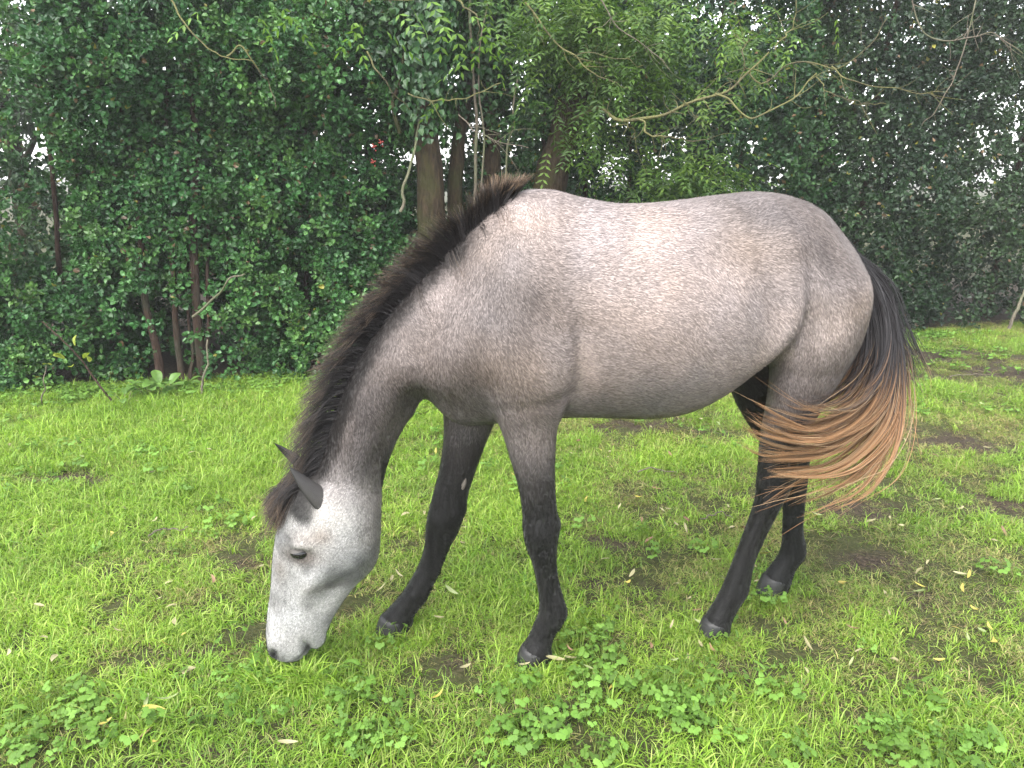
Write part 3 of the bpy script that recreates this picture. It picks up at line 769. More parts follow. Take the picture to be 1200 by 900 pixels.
thicket(2.7, 4.6, 4.2, 2000, 521, 0.28, 'dense dark evergreen bush behind the black tail', [(0.011, 0.028, 0.011), (0.015, 0.036, 0.013), (0.020, 0.045, 0.015)], 0.046, 0.7, [stem_w(3.5, 3.4, 0.04, dx=0.2)])
thicket(4.3, 6.6, 4.6, 2200, 531, 0.28, 'paler green bush at the far right edge of the hedge', [(0.022, 0.046, 0.018), (0.030, 0.058, 0.022), (0.02, 0.042, 0.017)], 0.047, 0.6, [stem_w(5.4, 3.4, 0.04, dx=0.2)])

for x0, x1, n_, sd, lab in ((-4.6, -2.6, 420, 551, 'low dark bush in the shade behind the thin holly'), (-2.9, -0.9, 460, 561, 'low dark bush in the shade behind the bare holly stems'), (-1.1, 0.9, 380, 571, 'low dark bush in the shade behind the mossy trunk')):
    thicket(x0, x1, 1.7, n_, sd, 0.30, lab, IVY_C, 0.055, 2.3, [stem_w((x0 + x1) / 2, 1.4, 0.02, 2.3)])

# ---- trees behind the hedge, thin enough for the sky to show through
for i, (x, y, z, rx, rz, n, sd, lab) in enumerate(((-6.6, 10.5, 2.4, 2.4, 2.2, 620, 601, 'hazy green tree seen through the thin bush at the far left'), (-2.8, 9.5, 2.6, 2.4, 2.2, 620, 611, 'green tree behind the broad holly bush'),
                                                 (0.4, 10.0, 2.5, 2.2, 2.0, 470, 621, 'green tree seen between the trunks behind the withers'), (4.2, 11.5, 2.8, 2.8, 2.5, 900, 631, 'green tree behind the tall bush at the rump'), (9.2, 12.0, 3.0, 2.8, 2.6, 800, 641, 'green tree behind the pale bush at the far right'))):
    S = cloud(n, (x, y, z), (rx, 1.2, rz), sd, 0.40, 0.9)
    S = S[S[:, 2] > 0.2]
    cr = crown_leaves(S, 22, 0.19, 0.115, OVAL, BACK_C, 0.9)
    tree('background_tree', lab, (x, y, 0), [('trunk', [(x, y, -0.1), (x + 0.1, y, 1.6), (x - 0.1, y, 3.2), (x, y, 4.4)], 0.14, 0.05, None)] +
         [('limb', [(x, y, 1.4 + 0.3 * k), (x + 0.6 * s, y - 0.2, 2.1 + 0.3 * k), (x + 1.2 * s, y - 0.2, 2.5 + 0.4 * k)], 0.05, 0.015, None) for k, s in ((0, 1), (1, -1), (2, 1))], cr, m_bark, m_soft, group='trees behind the hedge')
# ================================================================== horse
# local frame: x along the body (towards the tail), y across (away from the camera), z up
HORSE_LOC, HORSE_YAW = (-0.16, 2.22, 0.0), R(12.2)

def smin(a, b, k):
    h = np.clip(0.5 + 0.5 * (b - a) / k, 0, 1)
    return b + (a - b) * h - k * h * (1 - h)

def pinterp(x, xs, ys):
    """smooth (Catmull-Rom style, monotone limited) interpolation"""
    xs = np.asarray(xs, float); ys = np.asarray(ys, float)
    h = np.diff(xs); dl = np.diff(ys) / h
    m = np.zeros(len(xs)); m[1:-1] = (dl[:-1] * h[1:] + dl[1:] * h[:-1]) / (h[:-1] + h[1:])
    m[0], m[-1] = dl[0], dl[-1]
    x = np.clip(x, xs[0], xs[-1])
    i = np.clip(np.searchsorted(xs, x) - 1, 0, len(h) - 1)
    t = (x - xs[i]) / h[i]
    t2, t3 = t * t, t * t * t
    return ((2*t3 - 3*t2 + 1) * ys[i] + (t3 - 2*t2 + t) * h[i] * m[i] + (-2*t3 + 3*t2) * ys[i+1] + (t3 - t2) * h[i] * m[i+1])

VOX = 0.0075
G0 = np.array([-0.68, -0.36, -0.012]); G1 = np.array([1.40, 0.36, 1.52])
GN = np.ceil((G1 - G0) / VOX).astype(int) + 1
GX = G0[0] + VOX * np.arange(GN[0]); GY = G0[1] + VOX * np.arange(GN[1]); GZ = G0[2] + VOX * np.arange(GN[2])
FIELD = np.full(tuple(GN), 0.3, np.float32)

def sub(lo, hi):
    sl = []
    for k in range(3):
        a = int(np.clip(np.floor((lo[k] - G0[k]) / VOX), 0, GN[k] - 1)); b = int(np.clip(np.ceil((hi[k] - G0[k]) / VOX) + 1, 1, GN[k]))
        sl.append(slice(a, b))
    return tuple(sl)

def loft(O, D, lo, hi, wid, yc=0.0, p=2.2, cap=(0.05, 0.05), k=0.03, egg=None, s_range=None):
    """Slices square to the axis O+sD in the x-z plane. lo/hi: polylines (x,z) of the two outlines; wid: [(s, half width)];
    egg: [(s, top, bottom)] narrowing of the width towards hi / lo; yc: number or [(s, y)]."""
    O = np.array(O, float); D = np.array(D, float); D /= np.linalg.norm(D); N = np.array([-D[1], D[0]])
    def st(poly):
        q = np.array(poly, float) - O
        s = q @ D; t = q @ N; o = np.argsort(s)
        return s[o], t[o]
    sl, tl = st(lo); sh, th = st(hi)
    if tl.mean() > th.mean(): (sl, tl), (sh, th) = (sh, th), (sl, tl)
    w = np.array(wid, float)
    s0, s1 = s_range if s_range else (max(sl[0], sh[0]), min(sl[-1], sh[-1]))
    xs = [q[0] for q in lo + hi]; zs = [q[1] for q in lo + hi]
    m = 0.10
    wm = w[:, 1].max()
    ycs = np.array(yc, float) if isinstance(yc, (list, tuple)) else None
    y0, y1 = (ycs[:, 1].min(), ycs[:, 1].max()) if ycs is not None else (yc, yc)
    B = sub((min(xs) - m, y0 - wm - m, min(zs) - m), (max(xs) + m, y1 + wm + m, max(zs) + m))
    X = GX[B[0]][:, None]; Z = GZ[B[2]][None, :]
    s = (X - O[0]) * D[0] + (Z - O[1]) * D[1]
    t = (X - O[0]) * N[0] + (Z - O[1]) * N[1]
    sc = np.clip(s, s0, s1)
    L = pinterp(sc, sl, tl); Hh = pinterp(sc, sh, th)
    a = np.maximum((Hh - L) / 2, 0.008); c = (Hh + L) / 2
    u = (t - c) / a
    W = pinterp(sc, w[:, 0], w[:, 1])
    if egg is not None:
        e = np.array(egg, float)
        et = pinterp(sc, e[:, 0], e[:, 1]); eb = pinterp(sc, e[:, 0], e[:, 2])
        uc = np.clip(u, -1, 1)
        W = W * np.where(u > 0, 1 - et * uc ** 2, 1 - eb * uc ** 2)
    YC = pinterp(sc, ycs[:, 0], ycs[:, 1]) if ycs is not None else yc
    ds = np.where(s < s0, (s0 - s) / cap[0], np.where(s > s1, (s - s1) / cap[1], 0))
    Y = GY[B[1]][None, :, None]
    u3 = u[:, None, :]; W3 = W[:, None, :]; a3 = a[:, None, :]
    v = (Y - (YC[:, None, :] if ycs is not None else YC)) / W3
    q = (np.abs(u3) ** p + np.abs(v) ** p) ** (1 / p)
    q = np.sqrt(q * q + ds[:, None, :] ** 2)
    g = np.sqrt((u3 / a3) ** 2 + (v / W3) ** 2 + 1e-6) / np.maximum(q, 1e-3)
    d = (q - 1) / np.maximum(g, 3.0)
    d = np.clip(d, -0.3, 0.3)
    FIELD[B] = smin(FIELD[B], d.astype(np.float32), k)

def bump(c, r, amp, ang=0.0, mirror=True):
    """gaussian swelling (amp>0) or hollow (amp<0); ang turns it in the x-z plane"""
    for sgn in ((1, -1) if mirror else (1,)):
        m = 2.4 * max(r)
        cc = (c[0], c[1] * sgn, c[2])
        B = sub([cc[i] - m for i in range(3)], [cc[i] + m for i in range(3)])
        X = GX[B[0]][:, None, None] - cc[0]; Y = GY[B[1]][None, :, None] - cc[1]; Z = GZ[B[2]][None, None, :] - cc[2]
        ca, sa = math.cos(ang), math.sin(ang)
        A = X * ca + Z * sa; Bq = -X * sa + Z * ca
        FIELD[B] -= (amp * np.exp(-(A / r[0]) ** 2 - (Y / r[1]) ** 2 - (Bq / r[2]) ** 2)).astype(np.float32)

def ball(c, r, k, cut=False):
    m = max(r) * 1.6 + k
    B = sub([c[i] - m for i in range(3)], [c[i] + m for i in range(3)])
    X = (GX[B[0]][:, None, None] - c[0]) / r[0]; Y = (GY[B[1]][None, :, None] - c[1]) / r[1]; Z = (GZ[B[2]][None, None, :] - c[2]) / r[2]
    q = np.sqrt(X * X + Y * Y + Z * Z)
    d = ((q - 1) * min(r)).astype(np.float32)
    if cut: FIELD[B] = -smin(-FIELD[B], d, k)
    else: FIELD[B] = smin(FIELD[B], d, k)

# ---- trunk
top = [(-0.13, 1.02), (-0.06, 1.20), (0.0, 1.28), (0.064, 1.358), (0.114, 1.415), (0.164, 1.453), (0.264, 1.469), (0.367, 1.447), (0.472, 1.429), (0.578, 1.428), (0.687, 1.437),
       (0.824, 1.452), (0.937, 1.459), (1.025, 1.447), (1.117, 1.408), (1.195, 1.325), (1.23, 1.26), (1.255, 1.19), (1.262, 1.12)]
bot = [(-0.13, 0.94), (-0.06, 0.845), (0.0, 0.80), (0.064, 0.785), (0.164, 0.79), (0.264, 0.79), (0.367, 0.788), (0.472, 0.780), (0.578, 0.772), (0.687, 0.778),
       (0.79, 0.815), (0.86, 0.86), (0.937, 0.93), (1.025, 0.96), (1.117, 0.965), (1.195, 0.985), (1.23, 1.03), (1.255, 1.07), (1.262, 1.11)]
wid = [(-0.13, 0.10), (-0.06, 0.16), (0.0, 0.185), (0.064, 0.20), (0.164, 0.215), (0.264, 0.235), (0.367, 0.257), (0.472, 0.272), (0.578, 0.282), (0.687, 0.285),
       (0.79, 0.278), (0.86, 0.268), (0.937, 0.262), (1.025, 0.255), (1.117, 0.235), (1.21, 0.20), (1.235, 0.165), (1.262, 0.11)]
egg = [(-0.13, 0.2, 0.0), (0.064, 0.45, 0.05), (0.2, 0.55, 0.05), (0.45, 0.32, 0.05), (0.8, 0.25, 0.08), (1.0, 0.22, 0.1), (1.34, 0.25, 0.15)]
loft((0, 0), (1, 0), bot, top, wid, p=2.15, cap=(0.05, 0.03), k=0.02, egg=egg)

# ---- neck (withers and chest down to the poll)
crest = [(0.30, 1.40), (0.20, 1.405), (0.13, 1.39), (0.064, 1.36), (-0.01, 1.308), (-0.086, 1.236), (-0.161, 1.163), (-0.237, 1.073), (-0.316, 0.951), (-0.372, 0.818), (-0.416, 0.694), (-0.452, 0.63), (-0.475, 0.56)]
throat = [(0.30, 0.90), (0.05, 0.84), (-0.035, 0.868), (-0.072, 0.876), (-0.141, 0.818), (-0.183, 0.754), (-0.222, 0.663), (-0.244, 0.58), (-0.262, 0.50), (-0.28, 0.42)]
loft((0.10, 1.08), (-0.46, -0.50), throat, crest,
     [(-0.25, 0.13), (-0.12, 0.155), (0.0, 0.152), (0.12, 0.135), (0.25, 0.118), (0.38, 0.105), (0.5, 0.095), (0.6, 0.088), (0.7, 0.084), (0.8, 0.075)],
     p=2.1, cap=(0.05, 0.06), k=0.06, egg=[(-0.25, 0.6, 0.0), (0.2, 0.58, 0.05), (0.45, 0.5, 0.1), (0.7, 0.35, 0.2)], s_range=(-0.22, 0.70))

# ---- head (poll down to the muzzle)
face = [(-0.44, 0.655), (-0.485, 0.63), (-0.512, 0.60), (-0.546, 0.515), (-0.572, 0.406), (-0.588, 0.293), (-0.604, 0.208), (-0.612, 0.13), (-0.602, 0.075), (-0.585, 0.05)]
jaw = [(-0.30, 0.66), (-0.275, 0.61), (-0.259, 0.54), (-0.255, 0.47), (-0.255, 0.405), (-0.276, 0.338), (-0.328, 0.286), (-0.368, 0.237), (-0.41, 0.172), (-0.435, 0.125), (-0.478, 0.075), (-0.52, 0.045)]
loft((-0.40, 0.62), (-0.16, -0.57), jaw, face,
     [(-0.03, 0.075), (0.05, 0.09), (0.12, 0.10), (0.18, 0.104), (0.25, 0.092), (0.32, 0.074), (0.40, 0.060), (0.48, 0.056), (0.54, 0.058), (0.60, 0.045)],
     p=2.35, cap=(0.05, 0.022), k=0.05, egg=[(-0.03, 0.3, 0.3), (0.15, 0.25, 0.35), (0.3, 0.3, 0.35), (0.45, 0.25, 0.2), (0.6, 0.2, 0.1)], s_range=(0.02, 0.565))

# ---- legs: slices level with the ground; rows are (z, x front, x back, y centre, half width)
def leg(rows, side, k=0.035, p=2.25, z_end=0.04):
    rows = sorted(rows)
    lo = [(r[1], r[0]) for r in rows]; hi = [(r[2], r[0]) for r in rows]
    loft((0, 0), (0, 1), lo, hi, [(r[0], r[4]) for r in rows], yc=[(r[0], r[3] * side) for r in rows], p=p, cap=(0.02, 0.06), k=k, s_range=(z_end, rows[-1][0]))

NEAR, FAR = -1, 1
LEG_NF = [(1.28, 0.12, 0.24, 0.09, 0.03), (1.12, 0.04, 0.27, 0.125, 0.075), (1.0, 0.03, 0.29, 0.145, 0.092), (0.91, 0.055, 0.282, 0.15, 0.088), (0.825, 0.092, 0.266, 0.148, 0.072), (0.70, 0.131, 0.259, 0.145, 0.058), (0.60, 0.157, 0.263, 0.143, 0.049),
          (0.53, 0.166, 0.270, 0.143, 0.047), (0.475, 0.168, 0.277, 0.143, 0.048), (0.42, 0.178, 0.272, 0.143, 0.043), (0.36, 0.198, 0.272, 0.143, 0.033), (0.28, 0.214, 0.284, 0.143, 0.030),
          (0.225, 0.221, 0.300, 0.143, 0.034), (0.185, 0.218, 0.309, 0.143, 0.038), (0.15, 0.205, 0.294, 0.143, 0.035), (0.11, 0.188, 0.268, 0.143, 0.033), (0.07, 0.168, 0.256, 0.143, 0.043), (0.02, 0.150, 0.255, 0.143, 0.047)]
LEG_FF = [(1.28, 0.10, 0.22, 0.09, 0.03), (1.12, 0.02, 0.25, 0.125, 0.075), (1.0, -0.02, 0.24, 0.145, 0.092), (0.90, -0.03, 0.21, 0.15, 0.088), (0.80, -0.030, 0.165, 0.145, 0.072), (0.70, -0.030, 0.118, 0.14, 0.060), (0.60, -0.044, 0.079, 0.138, 0.051),
          (0.50, -0.070, 0.046, 0.136, 0.046), (0.43, -0.089, 0.030, 0.136, 0.048), (0.375, -0.099, 0.014, 0.136, 0.045), (0.31, -0.106, -0.020, 0.136, 0.034), (0.24, -0.130, -0.048, 0.136, 0.030),
          (0.19, -0.158, -0.070, 0.136, 0.034), (0.15, -0.183, -0.090, 0.136, 0.038), (0.115, -0.214, -0.108, 0.136, 0.036), (0.085, -0.242, -0.136, 0.136, 0.038), (0.06, -0.262, -0.152, 0.136, 0.043), (0.02, -0.275, -0.163, 0.136, 0.047)]
LEG_NH = [(1.30, 1.0, 1.10, 0.09, 0.05), (1.22, 0.97, 1.18, 0.125, 0.10), (1.12, 0.955, 1.21, 0.135, 0.116), (1.04, 0.95, 1.208, 0.14, 0.115), (0.97, 0.953, 1.186, 0.142, 0.105), (0.90, 0.958, 1.163, 0.14, 0.090), (0.83, 0.957, 1.138, 0.132, 0.072), (0.74, 0.951, 1.106, 0.122, 0.057),
          (0.66, 0.950, 1.078, 0.115, 0.048), (0.60, 0.953, 1.076, 0.112, 0.046), (0.55, 0.952, 1.075, 0.112, 0.046), (0.49, 0.953, 1.045, 0.112, 0.044), (0.42, 0.936, 1.015, 0.112, 0.036), (0.34, 0.910, 0.984, 0.112, 0.031), (0.25, 0.882, 0.957, 0.112, 0.031),
          (0.20, 0.866, 0.951, 0.112, 0.035), (0.16, 0.851, 0.945, 0.112, 0.038), (0.12, 0.830, 0.922, 0.112, 0.036), (0.085, 0.812, 0.902, 0.112, 0.039), (0.06, 0.800, 0.892, 0.112, 0.043), (0.02, 0.788, 0.886, 0.112, 0.046)]
LEG_FH = [(1.30, 1.0, 1.10, 0.09, 0.05), (1.22, 0.96, 1.20, 0.125, 0.10), (1.12, 0.94, 1.24, 0.135, 0.116), (1.04, 0.915, 1.235, 0.14, 0.115), (0.97, 0.91, 1.225, 0.14, 0.105), (0.90, 0.925, 1.19, 0.135, 0.088), (0.83, 0.952, 1.17, 0.125, 0.072), (0.74, 0.99, 1.165, 0.115, 0.057),
          (0.66, 1.04, 1.19, 0.105, 0.050), (0.60, 1.085, 1.225, 0.10, 0.047), (0.55, 1.115, 1.262, 0.10, 0.046), (0.49, 1.145, 1.268, 0.10, 0.045), (0.42, 1.178, 1.270, 0.10, 0.037), (0.34, 1.193, 1.271, 0.10, 0.031), (0.25, 1.200, 1.276, 0.10, 0.031),
          (0.19, 1.204, 1.292, 0.10, 0.036), (0.15, 1.195, 1.294, 0.10, 0.038), (0.11, 1.166, 1.265, 0.10, 0.036), (0.075, 1.144, 1.25, 0.10, 0.042), (0.02, 1.122, 1.24, 0.10, 0.046)]
leg(LEG_NF, NEAR); leg(LEG_FF, FAR); leg(LEG_NH, NEAR, k=0.04); leg(LEG_FH, FAR, k=0.04)

# ---- muscles, bones and hollows
bump((0.17, 0.19, 1.22), (0.09, 0.07, 0.22), 0.022, ang=-0.45)       # shoulder blade
bump((-0.02, 0.15, 1.02), (0.08, 0.06, 0.09), 0.022)                # point of the shoulder
bump((0.20, 0.20, 1.02), (0.09, 0.07, 0.11), 0.043, ang=0.35)        # triceps
bump((0.315, 0.24, 0.98), (0.030, 0.09, 0.16), -0.030, ang=0.12)     # groove behind the triceps
bump((0.20, 0.2, 0.90), (0.09, 0.06, 0.022), -0.010, ang=0.15)        # fold above the elbow
bump((0.245, 0.17, 0.865), (0.04, 0.05, 0.035), 0.012)              # elbow
bump((0.08, 0.17, 1.12), (0.028, 0.07, 0.12), -0.010, ang=-0.5)      # groove in front of the triceps
bump((-0.065, 0.14, 1.12), (0.035, 0.08, 0.20), -0.016, ang=-0.35)   # hollow between neck and shoulder
bump((-0.02, 0.06, 0.83), (0.07, 0.05, 0.05), 0.018)                # breast
bump((0.92, 0.22, 1.33), (0.06, 0.05, 0.05), 0.016)                 # point of the hip
bump((0.85, 0.26, 1.20), (0.07, 0.07, 0.11), -0.018)                # hollow of the flank
bump((0.90, 0.26, 1.02), (0.045, 0.07, 0.13), 0.026, ang=-0.45)      # flank fold
bump((0.985, 0.25, 1.10), (0.020, 0.08, 0.16), -0.026, ang=0.10)     # line in front of the thigh
bump((1.10, 0.22, 1.15), (0.12, 0.08, 0.13), 0.026)                 # thigh
bump((1.13, 0.2, 1.03), (0.07, 0.07, 0.10), 0.010)
bump((1.04, 0.2, 0.93), (0.12, 0.08, 0.022), -0.004, ang=0.05)       # crease over the gaskin
bump((1.0, 0.19, 0.86), (0.06, 0.05, 0.07), 0.010)
bump((1.06, 0.15, 1.41), (0.14, 0.08, 0.06), 0.014)                 # croup
bump((0.55, 0.27, 1.02), (0.25, 0.08, 0.16), 0.012)                 # barrel
bump((-0.17, 0.11, 0.98), (0.12, 0.05, 0.05), 0.010, ang=0.85)       # neck muscle
bump((-0.19, 0.09, 0.80), (0.14, 0.04, 0.024), -0.010, ang=0.95)     # jugular groove
# head
bump((-0.325, 0.085, 0.475), (0.085, 0.04, 0.10), 0.026)            # cheek
bump((-0.44, 0.09, 0.37), (0.10, 0.02, 0.022), 0.017, ang=1.0)       # facial crest
bump((-0.40, 0.07, 0.30), (0.08, 0.03, 0.03), -0.016, ang=0.9)
bump((-0.50, 0.10, 0.472), (0.05, 0.03, 0.020), 0.018, ang=0.1)    # brow
bump((-0.47, 0.10, 0.532), (0.03, 0.03, 0.03), -0.014)              # hollow above the eye
bump((-0.53, 0.065, 0.30), (0.03, 0.03, 0.11), -0.012)              # side of the nose
bump((-0.585, 0.045, 0.115), (0.025, 0.025, 0.045), 0.018)          # nostril rim
bump((-0.455, 0.0, 0.095), (0.028, 0.03, 0.024), 0.022, mirror=False) # chin
bump((-0.49, 0.05, 0.10), (0.012, 0.05, 0.034), -0.022, ang=0.35)    # corner of the mouth
for sg in (-1, 1):
    ball((-0.590, 0.060 * sg, 0.090), (0.015, 0.024, 0.030), 0.008, cut=True)   # nostril
    ball((-0.487, 0.100 * sg, 0.440), (0.032, 0.018, 0.020), 0.008, cut=True)   # eye socket
# leg joints
for (rows, sd) in ((LEG_NF, NEAR), (LEG_FF, FAR)):
    def leg_at(z): return [float(pinterp(np.array([z]), [r[0] for r in sorted(rows)], [r[j] for r in sorted(rows)])[0]) for j in (1, 2, 3)]
    zk = 0.475 if sd == NEAR else 0.42
    f, b, y = leg_at(zk); bump((f + 0.02, y * sd - 0.03, zk), (0.025, 0.025, 0.030), 0.008, mirror=False); bump((b - 0.005, y * sd, zk + 0.02), (0.02, 0.03, 0.022), 0.010, mirror=False); bump(((f + b) / 2, y * sd - 0.04, zk - 0.05), (0.02, 0.02, 0.015), -0.006, mirror=False); bump(((f + b) / 2 + 0.01, y * sd - 0.04, zk + 0.07), (0.012, 0.02, 0.06), -0.006, mirror=False)
    f, b, y = leg_at(0.27 if sd == NEAR else 0.25); bump(((f + b) / 2 + 0.005, y * sd - 0.03, 0.28), (0.009, 0.02, 0.10), -0.011, mirror=False)

bump((1.072, -0.112, 0.60), (0.022, 0.025, 0.028), 0.010, mirror=False)      # points of the hocks
bump((1.258, 0.10, 0.56), (0.022, 0.025, 0.028), 0.010, mirror=False)
bump((1.035, -0.15, 0.66), (0.014, 0.03, 0.10), -0.010, ang=0.15, mirror=False)
bump((0.96, -0.145, 0.33), (0.009, 0.02, 0.12), -0.008, ang=-0.25, mirror=False)

# ---- surface nets
def surface_nets(F):
    ins = F < 0
    nx, ny, nz = F.shape
    c = np.zeros((nx-1, ny-1, nz-1), np.int8)
    for i in (0, 1):
        for j in (0, 1):
            for k in (0, 1):
                c += ins[i:nx-1+i, j:ny-1+j, k:nz-1+k]
    act = (c > 0) & (c < 8)
    idx = np.full(act.shape, -1, np.int32)
    A = np.argwhere(act); idx[act] = np.arange(len(A))
    acc = np.zeros((len(A), 3)); cnt = np.zeros(len(A))
    corners = [(i, j, k) for i in (0, 1) for j in (0, 1) for k in (0, 1)]
    for a in corners:
        for b in corners:
            if sum(abs(a[q] - b[q]) for q in range(3)) == 1 and a < b:
                fa = F[A[:, 0]+a[0], A[:, 1]+a[1], A[:, 2]+a[2]]; fb = F[A[:, 0]+b[0], A[:, 1]+b[1], A[:, 2]+b[2]]
                m = (fa < 0) != (fb < 0)
                t = fa / np.where(m, fa - fb, 1)
                p = np.array(a) + t[:, None] * (np.array(b) - np.array(a))
                acc[m] += p[m]; cnt[m] += 1
    V = (A + acc / cnt[:, None]) * VOX + G0
    faces = []
    for ax in range(3):
        sl0 = [slice(1, -1)] * 3; sl0[ax] = slice(0, -1)
        sl1 = list(sl0); sl1[ax] = slice(1, None)
        a = ins[tuple(sl0)]; b = ins[tuple(sl1)]
        E = np.argwhere(a != b); fl = a[a != b]
        off = np.array([1, 1, 1]); off[ax] = 0
        E = E + off
        o1, o2 = [(1, 2), (2, 0), (0, 1)][ax]
        def g(d1, d2):
            q = E.copy(); q[:, o1] -= d1; q[:, o2] -= d2
            return idx[q[:, 0], q[:, 1], q[:, 2]]
        Q = np.stack([g(1, 1), g(0, 1), g(0, 0), g(1, 0)], 1)
        Q[~fl] = Q[~fl][:, ::-1]
        faces.append(Q)
    return V, np.concatenate(faces)

def relax(V, Fq, n=3, lam=0.5, mu=-0.52):
    e = np.concatenate([Fq[:, [0, 1]], Fq[:, [1, 2]], Fq[:, [2, 3]], Fq[:, [3, 0]]])
    deg = np.bincount(e.ravel(), minlength=len(V)).astype(float)
    for it in range(n):
        for f in (lam, mu):
            s = np.zeros_like(V)
            for k in range(3):
                s[:, k] = np.bincount(e[:, 0], V[e[:, 1], k], len(V)) + np.bincount(e[:, 1], V[e[:, 0], k], len(V))
            V = V + f * (s / deg[:, None] - V)
    return V

HV, HF = surface_nets(FIELD)
# keep the largest piece only (the body is one surface)
lab = np.arange(len(HV))
while True:
    m = lab[HF].min(1); n2 = lab.copy()
    for k in range(4): np.minimum.at(n2, HF[:, k], m)
    n2 = n2[n2]
    if (n2 == lab).all(): break
    lab = n2
big = np.bincount(lab).argmax()
keep = lab == big
remap = np.cumsum(keep) - 1
HF = remap[HF[keep[HF].all(1)]]; HV = HV[keep]
HV = relax(HV, HF, 6)
# ---- coat colour: a rose grey youngster; light barrel and head, dark neck and croup, black legs
COAT_PTS = np.array([(0.178, 1.42, 0.44), (0.372, 1.338, 0.47), (0.522, 1.359, 0.49), (0.674, 1.386, 0.42), (0.831, 1.403, 0.31), (0.967, 1.39, 0.28), (1.004, 1.303, 0.25), (0.728, 1.356, 0.36), (1.123, 1.251, 0.31), (1.206, 1.171, 0.42), (1.164, 1.041, 0.32), (0.987, 1.203, 0.4), (1.042, 1.086, 0.45), (0.903, 1.206, 0.4), (0.974, 0.916, 0.22), (1.103, 0.937, 0.26), (0.859, 1.08, 0.45), (0.712, 1.211, 0.46), (0.53, 1.192, 0.45), (0.377, 1.196, 0.43), (0.59, 1.04, 0.39), (0.434, 0.997, 0.39), (0.332, 0.951, 0.42), (0.756, 0.981, 0.44), (0.653, 0.881, 0.38), (0.492, 0.864, 0.33), (0.36, 0.873, 0.3), (0.227, 1.294, 0.36), (0.108, 1.342, 0.33), (0.037, 1.253, 0.28), (0.155, 1.179, 0.25), (0.254, 1.104, 0.33), (0.318, 1.027, 0.42), (0.231, 0.957, 0.38), (0.083, 1.062, 0.27), (0.034, 0.992, 0.22), (-0.036, 1.068, 0.27), (0.131, 0.912, 0.27), (0.232, 0.893, 0.22), (-0.039, 0.922, 0.2), (-0.091, 1.199, 0.36), (-0.163, 1.097, 0.26), (-0.222, 0.961, 0.2), (-0.275, 0.838, 0.17), (-0.328, 0.739, 0.19), (-0.256, 0.733, 0.18), (-0.182, 0.906, 0.18), (-0.209, 0.795, 0.26), (-0.357, 0.657, 0.36), (-0.435, 0.563, 0.62), (-0.51, 0.517, 0.56), (-0.364, 0.529, 0.5), (-0.287, 0.494, 0.36), (-0.37, 0.419, 0.42), (-0.291, 0.411, 0.34), (-0.493, 0.349, 0.52), (-0.426, 0.313, 0.45), (-0.53, 0.24, 0.58), (-0.456, 0.231, 0.52), (-0.525, 0.138, 0.5), (-0.552, 0.342, 0.42), (-0.5, 0.488, 0.45)])

def sstep(a, b, x):
    t = np.clip((x - a) / (b - a), 0, 1)
    return t * t * (3 - 2 * t)

